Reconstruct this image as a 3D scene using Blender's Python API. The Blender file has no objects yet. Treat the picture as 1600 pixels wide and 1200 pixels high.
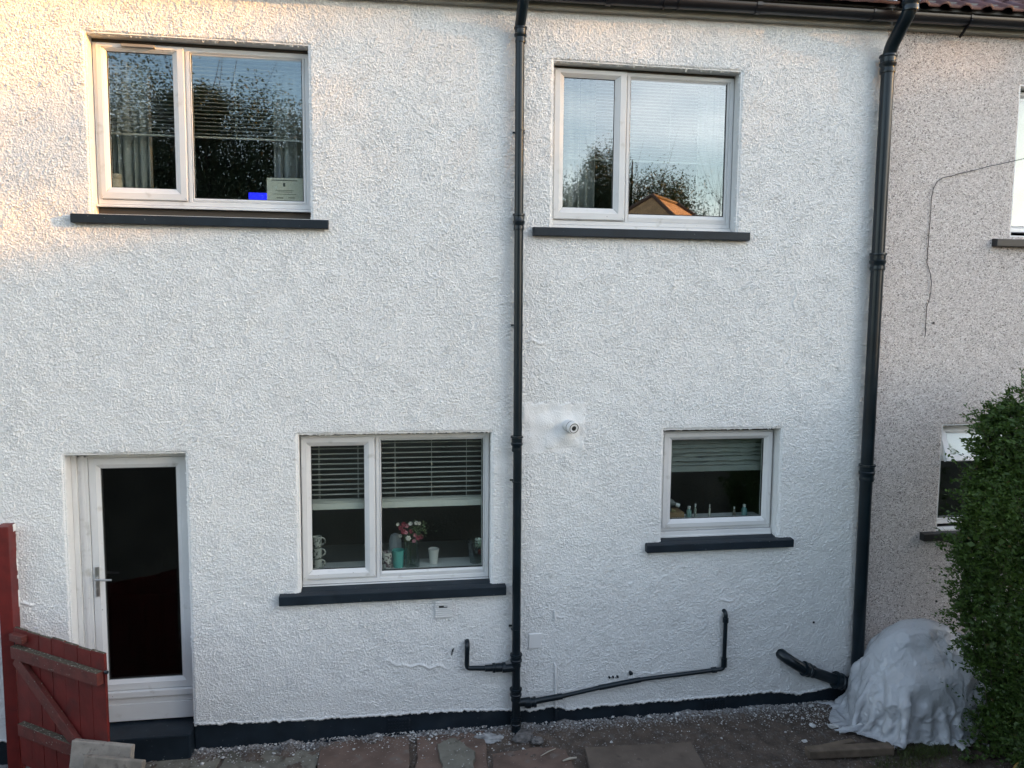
import bpy, bmesh, math, random
import numpy as np
from mathutils import Vector, Matrix
random.seed(7)
C = bpy.context.scene.collection
R = math.radians
scene = bpy.context.scene

# ------------------------------------------------------------------ camera
CAM = Vector((0, -6.3, 3.6))
pitch, yaw, roll = -0.09233389, 0.15723953, 0.00819476
fwd = Vector((math.sin(yaw)*math.cos(pitch), math.cos(yaw)*math.cos(pitch), math.sin(pitch)))
rt = Vector((math.cos(yaw), -math.sin(yaw), 0))
up = rt.cross(fwd)
r2 = rt*math.cos(roll) + up*math.sin(roll)
u2 = up*math.cos(roll) - rt*math.sin(roll)
cd = bpy.data.cameras.new('camera'); cam = bpy.data.objects.new('camera', cd); C.objects.link(cam)
m = Matrix((r2, u2, -fwd)).transposed().to_4x4(); m.translation = CAM
cam.matrix_world = m
cd.sensor_fit = 'HORIZONTAL'; cd.sensor_width = 36; cd.lens = 36*1200/1600
cd.clip_start = .05; cd.clip_end = 2000
scene.camera = cam

# ------------------------------------------------------------------ light
SUN_ELEV = 10.5
SUN_ANG = 20.0            # degrees off the wall plane, from the right
sd = Vector((math.cos(R(SUN_ANG))*math.cos(R(SUN_ELEV)), -math.sin(R(SUN_ANG))*math.cos(R(SUN_ELEV)), math.sin(R(SUN_ELEV))))
w = bpy.data.worlds.new('World'); scene.world = w; w.use_nodes = True
nt = w.node_tree; nt.nodes.clear()
wo = nt.nodes.new('ShaderNodeOutputWorld'); bg = nt.nodes.new('ShaderNodeBackground')
sky = nt.nodes.new('ShaderNodeTexSky'); sky.sky_type = 'NISHITA'; sky.sun_disc = False
sky.sun_elevation = R(SUN_ELEV); sky.sun_rotation = R(90+SUN_ANG)
sky.air_density = 1.0; sky.dust_density = 1.5; sky.ozone_density = 1.5
# thin grey evening cloud over part of the sky
tc = nt.nodes.new('ShaderNodeTexCoord'); mp = nt.nodes.new('ShaderNodeMapping'); mp.inputs['Scale'].default_value = (1.6, 1.6, 4.5)
no = nt.nodes.new('ShaderNodeTexNoise'); no.inputs['Scale'].default_value = 1.7; no.inputs['Detail'].default_value = 5; no.inputs['Roughness'].default_value = .55
rp = nt.nodes.new('ShaderNodeValToRGB'); rp.color_ramp.elements[0].position = .40; rp.color_ramp.elements[1].position = .68
hs = nt.nodes.new('ShaderNodeHueSaturation'); hs.inputs['Saturation'].default_value = .28; hs.inputs['Value'].default_value = 1.5
mx = nt.nodes.new('ShaderNodeMix'); mx.data_type = 'RGBA'
nt.links.new(tc.outputs['Generated'], mp.inputs['Vector']); nt.links.new(mp.outputs[0], no.inputs['Vector'])
nt.links.new(no.outputs['Fac'], rp.inputs[0]); nt.links.new(sky.outputs[0], hs.inputs['Color'])
nt.links.new(rp.outputs['Color'], mx.inputs['Factor']); nt.links.new(sky.outputs[0], mx.inputs['A']); nt.links.new(hs.outputs[0], mx.inputs['B'])
hs2 = nt.nodes.new('ShaderNodeHueSaturation'); hs2.inputs['Saturation'].default_value = 1.0
nt.links.new(mx.outputs['Result'], hs2.inputs['Color']); nt.links.new(hs2.outputs[0], bg.inputs['Color'])
bg.inputs['Strength'].default_value = .15
nt.links.new(bg.outputs[0], wo.inputs[0])
sl = bpy.data.lights.new('sun', 'SUN'); sl.energy = 5.0; sl.angle = R(.8); sl.color = (1, .42, .03)
so = bpy.data.objects.new('sun', sl); C.objects.link(so); so.rotation_euler = sd.to_track_quat('Z', 'Y').to_euler(); so.location = (20, -10, 15)
scene.view_settings.view_transform = 'Standard'; scene.view_settings.look = 'None'
scene.view_settings.exposure = 1.94; scene.view_settings.gamma = 1
scene.render.engine = 'CYCLES'
scene.cycles.max_bounces = 8; scene.cycles.transparent_max_bounces = 24

# ------------------------------------------------------------------ materials
def mat(name, col=(.5,.5,.5), rough=.6, metal=0, spec=.5, noise=None, bump=None, spots=None, emit=None, coat=0):
    """noise=(scale, amount); bump=(scale, strength, distance); spots=[(scale, lo, hi, colour)]"""
    M = bpy.data.materials.new(name); M.use_nodes = True; t = M.node_tree
    b = t.nodes['Principled BSDF']; b.inputs['Roughness'].default_value = rough; b.inputs['Metallic'].default_value = metal
    b.inputs['Specular IOR Level'].default_value = spec; b.inputs['Coat Weight'].default_value = coat
    b.inputs['Base Color'].default_value = (*col, 1)
    co = t.nodes.new('ShaderNodeNewGeometry').outputs['Position']
    cur = None
    def nz(scale, det=4):
        n = t.nodes.new('ShaderNodeTexNoise'); n.inputs['Scale'].default_value = scale; n.inputs['Detail'].default_value = det
        t.links.new(co, n.inputs['Vector']); return n.outputs['Fac']
    if noise:
        r = t.nodes.new('ShaderNodeValToRGB'); a = noise[1]
        r.color_ramp.elements[0].position = .3; r.color_ramp.elements[1].position = .7
        r.color_ramp.elements[0].color = (*[c*(1-a) for c in col], 1); r.color_ramp.elements[1].color = (*[min(1, c*(1+a)) for c in col], 1)
        t.links.new(nz(noise[0], 6), r.inputs[0]); cur = r.outputs[0]
    for sp in (spots or []):
        r = t.nodes.new('ShaderNodeValToRGB'); r.color_ramp.elements[0].position = sp[1]; r.color_ramp.elements[1].position = sp[2]
        t.links.new(nz(sp[0], 5), r.inputs[0])
        x = t.nodes.new('ShaderNodeMix'); x.data_type = 'RGBA'
        t.links.new(r.outputs[0], x.inputs['Factor'])
        if cur is None: x.inputs['A'].default_value = (*col, 1)
        else: t.links.new(cur, x.inputs['A'])
        x.inputs['B'].default_value = (*sp[3], 1); cur = x.outputs['Result']
    if cur is not None: t.links.new(cur, b.inputs['Base Color'])
    if bump:
        bp = t.nodes.new('ShaderNodeBump'); bp.inputs['Strength'].default_value = bump[1]; bp.inputs['Distance'].default_value = bump[2]
        t.links.new(nz(bump[0], 4), bp.inputs['Height']); t.links.new(bp.outputs[0], b.inputs['Normal'])
    if emit:
        b.inputs['Emission Color'].default_value = (*emit[0], 1); b.inputs['Emission Strength'].default_value = emit[1]
    return M

def glass_mat(name, f0, tint=(.92,.95,.93), wav=.0):
    M = bpy.data.materials.new(name); M.use_nodes = True; t = M.node_tree; t.nodes.clear()
    o = t.nodes.new('ShaderNodeOutputMaterial'); tr = t.nodes.new('ShaderNodeBsdfTransparent'); tr.inputs[0].default_value = (*tint, 1)
    g = t.nodes.new('ShaderNodeBsdfGlossy'); g.inputs['Roughness'].default_value = 0.0; g.inputs['Color'].default_value = (.95,.97,1,1)
    lw = t.nodes.new('ShaderNodeLayerWeight'); lw.inputs['Blend'].default_value = .5
    p = t.nodes.new('ShaderNodeMath'); p.operation = 'POWER'; p.inputs[1].default_value = 5; t.links.new(lw.outputs['Facing'], p.inputs[0])
    a = t.nodes.new('ShaderNodeMath'); a.operation = 'MULTIPLY_ADD'; a.inputs[1].default_value = 1-f0; a.inputs[2].default_value = f0; t.links.new(p.outputs[0], a.inputs[0])
    x = t.nodes.new('ShaderNodeMixShader'); t.links.new(a.outputs[0], x.inputs[0]); t.links.new(tr.outputs[0], x.inputs[1]); t.links.new(g.outputs[0], x.inputs[2])
    n = t.nodes.new('ShaderNodeTexNoise'); n.inputs['Scale'].default_value = 1.4; n.inputs['Detail'].default_value = 1
    ge = t.nodes.new('ShaderNodeNewGeometry'); t.links.new(ge.outputs['Position'], n.inputs['Vector'])
    bp = t.nodes.new('ShaderNodeBump'); bp.inputs['Strength'].default_value = wav; bp.inputs['Distance'].default_value = .01
    t.links.new(n.outputs['Fac'], bp.inputs['Height']); t.links.new(bp.outputs[0], g.inputs['Normal'])
    t.links.new(x.outputs[0], o.inputs[0]); return M

def leaf_mat(name, c1, c2, trans=.3):
    M = bpy.data.materials.new(name); M.use_nodes = True; t = M.node_tree; b = t.nodes['Principled BSDF']
    ge = t.nodes.new('ShaderNodeNewGeometry'); r = t.nodes.new('ShaderNodeValToRGB')
    r.color_ramp.elements[0].color = (*c1, 1); r.color_ramp.elements[1].color = (*c2, 1)
    n = t.nodes.new('ShaderNodeTexNoise'); n.inputs['Scale'].default_value = 3.0; t.links.new(ge.outputs['Position'], n.inputs['Vector'])
    ad = t.nodes.new('ShaderNodeMath'); ad.operation = 'MULTIPLY_ADD'; ad.inputs[1].default_value = .5
    ad2 = t.nodes.new('ShaderNodeMath'); ad2.operation = 'MULTIPLY'; ad2.inputs[1].default_value = .55
    t.links.new(n.outputs['Fac'], ad2.inputs[0]); t.links.new(ge.outputs['Random Per Island'], ad.inputs[0]); t.links.new(ad2.outputs[0], ad.inputs[2])
    t.links.new(ad.outputs[0], r.inputs[0]); t.links.new(r.outputs[0], b.inputs['Base Color']); b.inputs['Roughness'].default_value = .55
    tl = t.nodes.new('ShaderNodeBsdfTranslucent'); t.links.new(r.outputs[0], tl.inputs[0])
    x = t.nodes.new('ShaderNodeMixShader'); x.inputs[0].default_value = trans
    t.links.new(b.outputs[0], x.inputs[1]); t.links.new(tl.outputs[0], x.inputs[2]); t.links.new(x.outputs[0], t.nodes['Material Output'].inputs[0])
    return M

M = {}
M['render'] = mat('white_roughcast', (.79,.79,.785), .8, noise=(1.3,.02), bump=(105,1.0,.004), spots=[(3.1,.66,.80,(.70,.70,.70))])
M['smooth'] = mat('white_smooth_paint', (.76,.76,.755), .55, noise=(6,.03), bump=(40,.25,.003))
M['upvc'] = mat('white_upvc', (.66,.66,.66), .36, noise=(2.5,.06), spots=[(9,.62,.8,(.45,.44,.41)),(46,.73,.76,(.25,.22,.19))])
M['upvc_new'] = mat('clean_white_upvc', (.78,.78,.78), .3)
M['anth'] = mat('anthracite_masonry_paint', (.010,.017,.025), .5, spec=.3, noise=(7,.25), bump=(60,.25,.003), spots=[(38,.70,.73,(.10,.11,.115)),(4,.58,.8,(.022,.030,.038))])
M['pipe'] = mat('black_pipe_gloss', (.006,.012,.017), .28, spec=.38, noise=(5,.3), bump=(30,.1,.002))
M['gutter'] = mat('black_gutter', (.012,.012,.015), .3, noise=(4,.3))
M['fascia'] = mat('cream_soffit_board', (.30,.29,.25), .6, noise=(3,.12))
M['seal'] = mat('dark_seal', (.02,.02,.02), .6)
M['gap_shade'] = mat('brown_gap_shade', (.07,.06,.05), .8)  # dark brown standing in for shade in the gaps around frames
M['seam'] = mat('grey_seam', (.25,.25,.25), .6)
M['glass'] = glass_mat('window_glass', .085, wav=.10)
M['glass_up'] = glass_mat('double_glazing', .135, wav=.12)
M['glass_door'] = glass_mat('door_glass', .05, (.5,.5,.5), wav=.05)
M['vglass'] = glass_mat('vase_glass', .10, (.72,.78,.78))
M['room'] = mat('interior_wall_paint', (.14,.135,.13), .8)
M['blind'] = mat('cream_blind', (.40,.40,.37), .5)
M['curtain'] = mat('pale_curtain', (.40,.41,.40), .8)
M['red'] = mat('dark_red_fence_paint', (.125,.011,.009), .5, noise=(9,.25), bump=(25,.4,.004), spots=[(5,.62,.78,(.06,.012,.012))])
M['red_rail'] = mat('weathered_red_rail_paint', (.105,.020,.015), .65, noise=(12,.3), bump=(40,.5,.004), spots=[(60,.66,.72,(.30,.27,.22))])
M['grime'] = mat('mossy_board_top', (.07,.055,.035), .9, noise=(30,.4), spots=[(70,.60,.66,(.35,.32,.27))])
M['slab'] = mat('worn_concrete_slab', (.27,.235,.20), .9, noise=(14,.18), bump=(60,.5,.004), spots=[(22,.60,.75,(.15,.12,.10))])
M['slab2'] = mat('stained_concrete_slab', (.20,.17,.14), .9, noise=(12,.25), bump=(60,.5,.004), spots=[(20,.55,.7,(.10,.08,.065))])
M['metal'] = mat('brushed_metal', (.55,.54,.52), .3, metal=.9)
M['plastic_w'] = mat('white_plastic', (.72,.72,.72), .4)
M['wood'] = mat('old_timber', (.135,.100,.072), .9, noise=(10,.3), bump=(40,.5,.004))
M['soilw'] = mat('white_droppings', (.55,.54,.53), .9, noise=(40,.2))
M['stone'] = mat('broken_mortar', (.28,.26,.245), .9, noise=(30,.3), bump=(60,.5,.004))
M['cstone'] = mat('dirty_concrete', (.12,.11,.105), .95, noise=(25,.5), bump=(60,.8,.006))
M['leaf'] = leaf_mat('hedge_leaves', (.012,.040,.007), (.095,.165,.028))
M['leaf_dead'] = leaf_mat('brown_hedge_leaves', (.06,.04,.02), (.16,.12,.04))
M['leaf2'] = leaf_mat('tree_leaves', (.010,.022,.008), (.04,.07,.02))
M['bark'] = mat('bark', (.06,.045,.035), .9, noise=(12,.3))
M['grass'] = leaf_mat('grass_blades', (.03,.05,.012), (.10,.12,.03))

# ------------------------------------------------------------------ helpers
class MB:
    def __init__(s): s.v = []; s.f = []; s.m = []
    def add(s, vs, fs, mi=0):
        o = len(s.v); s.v += [tuple(v) for v in vs]; s.f += [tuple(i+o for i in f) for f in fs]; s.m += [mi]*len(fs)
    def box(s, x0, x1, y0, y1, z0, z1, mi=0):
        s.add([(x0,y0,z0),(x1,y0,z0),(x1,y1,z0),(x0,y1,z0),(x0,y0,z1),(x1,y0,z1),(x1,y1,z1),(x0,y1,z1)],
              [(0,3,2,1),(4,5,6,7),(0,1,5,4),(1,2,6,5),(2,3,7,6),(3,0,4,7)], mi)
    def obox(s, c, ax, ay, az, mi=0):
        """oriented box: centre and three half-axis vectors"""
        c, ax, ay, az = map(Vector, (c, ax, ay, az))
        vs = [c+sx*ax+sy*ay+sz*az for sz in (-1,1) for sx, sy in ((-1,-1),(1,-1),(1,1),(-1,1))]
        s.add(vs, [(0,3,2,1),(4,5,6,7),(0,1,5,4),(1,2,6,5),(2,3,7,6),(3,0,4,7)], mi)
    def tube(s, pts, r, n=20, cap=True, mi=0):
        pts = [Vector(p) for p in pts]; rs = r if isinstance(r, (list, tuple)) else [r]*len(pts)
        rings = []; a = None
        for i, p in enumerate(pts):
            d = (pts[min(i+1, len(pts)-1)]-pts[max(i-1, 0)]).normalized()
            if a is None: a = d.orthogonal().normalized()
            a = (a-d*a.dot(d)).normalized(); b = d.cross(a)
            rings.append([p+(a*math.cos(2*math.pi*k/n)+b*math.sin(2*math.pi*k/n))*rs[i] for k in range(n)])
        vs = [v for rg in rings for v in rg]
        fs = [(i*n+k, i*n+(k+1) % n, (i+1)*n+(k+1) % n, (i+1)*n+k) for i in range(len(pts)-1) for k in range(n)]
        if cap: fs += [tuple(range(n-1, -1, -1)), tuple((len(pts)-1)*n+k for k in range(n))]
        s.add(vs, fs, mi)
    def lathe(s, c, axis, prof, n=24, mi=0, cap=True):
        """prof = [(distance along axis, radius)]"""
        c = Vector(c); d = Vector(axis).normalized(); a = d.orthogonal().normalized(); b = d.cross(a)
        vs = [c+d*h+(a*math.cos(2*math.pi*k/n)+b*math.sin(2*math.pi*k/n))*r for h, r in prof for k in range(n)]
        fs = [(i*n+k, i*n+(k+1) % n, (i+1)*n+(k+1) % n, (i+1)*n+k) for i in range(len(prof)-1) for k in range(n)]
        if cap: fs += [tuple(range(n-1, -1, -1)), tuple((len(prof)-1)*n+k for k in range(n))]
        s.add(vs, fs, mi)
    def ring(s, x0, x1, z0, z1, prof, mi=0, seam=None):
        """mitred picture frame; prof = [(inset, y)] from the outer back round to the inner back"""
        vs = []
        for d, y in prof:
            vs += [(x0+d,y,z0+d),(x1-d,y,z0+d),(x1-d,y,z1-d),(x0+d,y,z1-d)]
        fs = [(i*4+k, i*4+(k+1) % 4, (i+1)*4+(k+1) % 4, (i+1)*4+k) for i in range(len(prof)-1) for k in range(4)]
        s.add(vs, fs, mi)
    def build(s, name, mats, parent=None, smooth=False, bevel=0):
        me = bpy.data.meshes.new(name); me.from_pydata(s.v, [], s.f)
        if not isinstance(mats, (list, tuple)): mats = [mats]
        for x in mats: me.materials.append(x)
        if len(mats) > 1: me.polygons.foreach_set('material_index', s.m)
        bm = bmesh.new(); bm.from_mesh(me); bmesh.ops.recalc_face_normals(bm, faces=bm.faces); bm.to_mesh(me); bm.free()
        if smooth:
            me.polygons.foreach_set('use_smooth', [True]*len(me.polygons)); me.set_sharp_from_angle(angle=R(38))
        o = bpy.data.objects.new(name, me); C.objects.link(o)
        if parent: o.parent = parent
        if bevel:
            b = o.modifiers.new('bevel', 'BEVEL'); b.width = bevel; b.segments = 2; b.limit_method = 'ANGLE'; b.angle_limit = R(40)
        return o
def fastmesh(name, v, f, mats, parent=None, smooth=True, mi=None):
    me = bpy.data.meshes.new(name); v = np.asarray(v, np.float32); f = np.asarray(f, np.int32); k = f.shape[1]
    me.vertices.add(len(v)); me.vertices.foreach_set('co', v.ravel())
    me.loops.add(f.size); me.loops.foreach_set('vertex_index', f.ravel())
    me.polygons.add(len(f)); me.polygons.foreach_set('loop_start', np.arange(0, f.size, k, dtype=np.int32)); me.polygons.foreach_set('loop_total', np.full(len(f), k, np.int32))
    if smooth: me.polygons.foreach_set('use_smooth', np.ones(len(f), bool))
    if not isinstance(mats, (list, tuple)): mats = [mats]
    for x in mats: me.materials.append(x)
    if mi is not None: me.polygons.foreach_set('material_index', np.asarray(mi, np.int32))
    me.update(); me.validate()
    o = bpy.data.objects.new(name, me); C.objects.link(o)
    if parent: o.parent = parent
    return o
def tag(o, label=None, cat=None, group=None, kind=None):
    if label: o['label'] = label
    if cat: o['category'] = cat
    if group: o['group'] = group
    if kind: o['kind'] = kind
    return o
def empty(name, loc, label, cat, group=None):
    """an Empty at the thing's base; parts are modelled in world space and re-based by parent inverse"""
    o = bpy.data.objects.new(name, None); C.objects.link(o); o.location = loc; o.empty_display_size = .1
    tag(o, label, cat, group); return o
def rebase():
    bpy.context.view_layer.update()
    for o in list(C.objects):
        if o.parent and o.parent.type == 'EMPTY' and not o.get('_local'):
            o.matrix_parent_inverse = Matrix.Translation(-o.parent.location)
        if '_local' in o: del o['_local']

rng = np.random.default_rng(3)
def fnoise(nx, nz, dx, lmin, lmax, seed):
    g = np.random.default_rng(seed).standard_normal((nx, nz)); F = np.fft.fft2(g)
    fx = np.fft.fftfreq(nx, dx)[:, None]; fz = np.fft.fftfreq(nz, dx)[None, :]; fr = np.hypot(fx, fz)
    F[(fr > 1/lmin) | (fr < 1/lmax)] = 0; h = np.fft.ifft2(F).real; return h/h.std()

# ------------------------------------------------------------------ house walls
OP = {'UL': (-2.21,-.61,4.319,5.635), 'UR': (1.32,2.93,4.30,5.635), 'LL': (-.74,.83,1.26,2.61), 'LR': (2.33,3.42,1.60,2.60), 'D': (-2.49,-1.60,.05,2.48)}
OPN = {'N1': (5.59,7.0,4.34,5.66), 'N2': (5.02,6.4,1.62,2.60)}
PL = [(-5,.22),(-3.0,.205),(-1.6,.233),(-1.1,.212),(-.6,.20),(-.07,.193),(.47,.185),(.99,.163),(1.19,.137),(1.31,.152),(1.41,.167),(1.5,.122),(1.88,.137),(2.18,.133),(2.78,.137),(3.4,.153),(3.72,.108),(4.1,.164),(4.3,.15)]
def ease(x): return 6.0+.013*x
def ss(a, b, x): t = np.clip((x-a)/(b-a), 0, 1); return t*t*(3-2*t)

def wall_sheet(name, xa, xb, z0, z1, step, ops, matl, parent, wavy, amp, seed, lmin, lmax, patch=None):
    xs = np.arange(xa, xb+step/2, step); zs = np.arange(z0, z1+step/2, step)
    ji = {}
    for a, b, c, d in ops:
        for v, arr in ((a, xs), (b, xs), (c, zs), (d, zs)):
            arr[np.argmin(abs(arr-v))] = v
    nx, nz = len(xs), len(zs); X, Z = np.meshgrid(xs, zs, indexing='ij')
    n1 = fnoise(nx, nz, step, lmin, lmax, seed); n2 = fnoise(nx, nz, step, .15, .9, seed+1); n3 = fnoise(nx, nz, step, lmin*.8, lmin*1.5, seed+2)
    h = amp*(1.25*np.abs(n1)**.85+.35*n3) + .0011*n2
    h = h*(.97+.07*np.clip(fnoise(nx, nz, step, .25, 1.6, seed+21), -1.4, 1.2))
    if patch:
        for (a, b, c, d, k, lift) in patch:
            wob = .009*fnoise(nx, nz, step, .05, .3, seed+9)
            mk = ss(a-.008, a+.008, X+wob)*(1-ss(b-.008, b+.008, X+wob))*ss(c-.008, c+.008, Z+wob)*(1-ss(d-.008, d+.008, Z+wob))
            h = h*(1-mk*k)+mk*(lift+.0012*n2*3)
    Y = -.004-h
    if wavy:   # raised crack and lumps in the coating
        for (px, pz, L, a, sc) in [(-1.2,3.9,.35,-.7,.003),(-.3,3.1,.3,-.8,.003),(2.0,3.6,.3,.6,.003),(.2,5.2,.25,-.6,.003),(2.4,1.3,.3,.5,.003),(.27,.615,.22,-.12,.009),(.0,.66,.10,-.3,.006),(3.5,3.75,.14,1.5,.008),(3.45,3.2,.2,1.2,.004),(1.2,3.36,.07,.0,.010),(2.25,.40,.12,.1,.007),(2.95,1.05,.07,.05,.007),(-2.8,1.32,.05,.0,.012),(1.42,.98,.05,.2,.008)]:
            u = (X-px)*math.cos(a)+(Z-pz)*math.sin(a); v = -(X-px)*math.sin(a)+(Z-pz)*math.cos(a)+.012*np.sin(u*40)
            Y -= sc*np.exp(-(v/.011)**2)*np.exp(-(u/L)**4)
    keep = np.ones((nx-1, nz-1), bool); xc = (xs[1:]+xs[:-1])/2; zc = (zs[1:]+zs[:-1])/2
    jz = .0035*fnoise(nx, nz, step, .02, .08, seed+5)
    XX, ZZ = X.copy(), Z.copy()
    for a, b, c, d in ops:
        keep &= ~(((xc > a) & (xc < b))[:, None] & ((zc > c) & (zc < d))[None, :])
        inx = (X > a-.03) & (X < b+.03); inz = (Z > c-.03) & (Z < d+.03)
        dist = np.full_like(X, 9.)
        dx_ = np.maximum(np.maximum(a-X, X-b), 0); dz_ = np.maximum(np.maximum(c-Z, Z-d), 0); dist = np.hypot(dx_, dz_)
        k = np.clip(1-dist/.022, 0, 1); Y = Y+k**2*.022
        # ragged arris
        on = (dist < step*.6) & (X >= a-1e-6) & (X <= b+1e-6) & (Z >= c-1e-6) & (Z <= d+1e-6)
        jj = np.abs(jz)*1.2
        XX = np.where(on & (np.abs(X-a) < 1e-6), X+jj, XX); XX = np.where(on & (np.abs(X-b) < 1e-6), X-jj, XX)
        ZZ = np.where(on & (np.abs(Z-d) < 1e-6), Z-jj*1.6, ZZ)
    if wavy:
        zb = np.interp(xs, *zip(*PL)) + .004*fnoise(nx, 8, step, .04, .25, seed+7)[:, 0] + .002*fnoise(nx, 8, step, .02, .06, seed+8)[:, 0]
        t = np.clip((.5-ZZ)/(.5-z0), 0, 1); ZZ = ZZ+t*(zb[:, None]-z0)
        edge = np.clip(1-(ZZ-zb[:, None])/.03, 0, 1); Y = Y-.008*edge*(1-edge)*4+edge**3*.012
    idx = np.arange(nx*nz).reshape(nx, nz)
    i, j = np.nonzero(keep)
    f = np.stack([idx[i, j], idx[i+1, j], idx[i+1, j+1], idx[i, j+1]], 1)
    v = np.stack([XX, Y, ZZ], -1).reshape(-1, 3)
    return fastmesh(name, v, f, matl, parent)

house = empty('terraced_house', (0,0,0), 'white roughcast terraced house with dark painted sills and white framed windows', 'house')
wall_sheet('wall', -4.2, 4.255, .05, 6.06, .0056, OP.values(), M['render'], house, True, .0043, 11, .0125, .030,
           patch=[(1.10,1.615,2.42,2.84,.90,.006), (1.14,1.52,2.55,2.77,.9,.008), (1.3,1.56,2.46,2.66,.5,.006)])
neigh = empty('terraced_house', (6.3,0,0), 'pinkish grey pebbledashed house next door behind the green hedge', 'house')
# pebbledash material: every stone its own colour
pm = bpy.data.materials.new('pebbledash'); pm.use_nodes = True; t = pm.node_tree; b = t.nodes['Principled BSDF']; b.inputs['Roughness'].default_value = .85
ge = t.nodes.new('ShaderNodeNewGeometry'); vo = t.nodes.new('ShaderNodeTexVoronoi'); vo.inputs['Scale'].default_value = 115
t.links.new(ge.outputs['Position'], vo.inputs['Vector'])
rr = t.nodes.new('ShaderNodeValToRGB'); cr = rr.color_ramp; cr.interpolation = 'CONSTANT'
cr.elements[0].color = (.19,.165,.15,1); cr.elements[1].position = .05; cr.elements[1].color = (.40,.35,.325,1)
for p_, c_ in ((.17,(.55,.49,.46)),(.42,(.64,.575,.545)),(.70,(.73,.67,.64)),(.9,(.80,.75,.72))):
    e = cr.elements.new(p_); e.color = (*c_, 1)
sx = t.nodes.new('ShaderNodeSeparateColor'); t.links.new(vo.outputs['Color'], sx.inputs[0]); t.links.new(sx.outputs[0], rr.inputs[0])
t.links.new(rr.outputs[0], b.inputs['Base Color'])
bp = t.nodes.new('ShaderNodeBump'); bp.inputs['Strength'].default_value = .9; bp.inputs['Distance'].default_value = .006; bp.invert = True
t.links.new(vo.outputs['Distance'], bp.inputs['Height']); t.links.new(bp.outputs[0], b.inputs['Normal'])
wall_sheet('wall', 4.256, 8.6, .0, 6.10, .011, OPN.values(), pm, neigh, False, .0016, 31, .024, .05)

# plinth
b_ = MB()
def zt(x): return float(np.interp(x, *zip(*PL)))
b_.box(-5.0,-2.50,.004,.2,-.1,.26); b_.box(-1.595,4.25,.004,.2,-.1,.26)
b_.build('plinth', M['anth'], house)
# reveals
def reveal(op, parent, mt, y1=.19, sill=True):
    a, b, c, d = op; r = MB(); t_ = .02
    r.box(a-t_, a, .001, y1, c, d+t_); r.box(b, b+t_, .001, y1, c, d+t_); r.box(a, b, .001, y1, d, d+t_)
    if sill: r.box(a-t_, b+t_, .001, y1, c-t_, c)
    r.build('reveal', mt, parent)
for k in ('UL','UR','LL','LR'): reveal(OP[k], house, M['smooth'])
reveal((-2.49,-1.60,.224,2.48), house, M['smooth'], .22, False)
for k in OPN: reveal(OPN[k], neigh, M['smooth'])

# rooms behind the glass
def room(x0, x1, y1, z0, z1, parent):
    r = MB(); y0 = .05
    r.add([(x0,y0,z0),(x1,y0,z0),(x1,y1,z0),(x0,y1,z0),(x0,y0,z1),(x1,y0,z1),(x1,y1,z1),(x0,y1,z1)], [(0,3,2,1),(4,5,6,7),(1,2,6,5),(2,3,7,6),(3,0,4,7)])
    r.build('room_interior', M['room'], parent)
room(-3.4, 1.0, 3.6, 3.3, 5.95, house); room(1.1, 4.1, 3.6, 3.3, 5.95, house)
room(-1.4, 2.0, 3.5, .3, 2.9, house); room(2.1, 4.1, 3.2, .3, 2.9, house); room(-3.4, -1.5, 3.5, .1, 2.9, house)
room(5.0, 8.3, 3.5, 3.3, 5.95, neigh); room(4.6, 8.3, 3.5, .3, 2.95, neigh)

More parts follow.
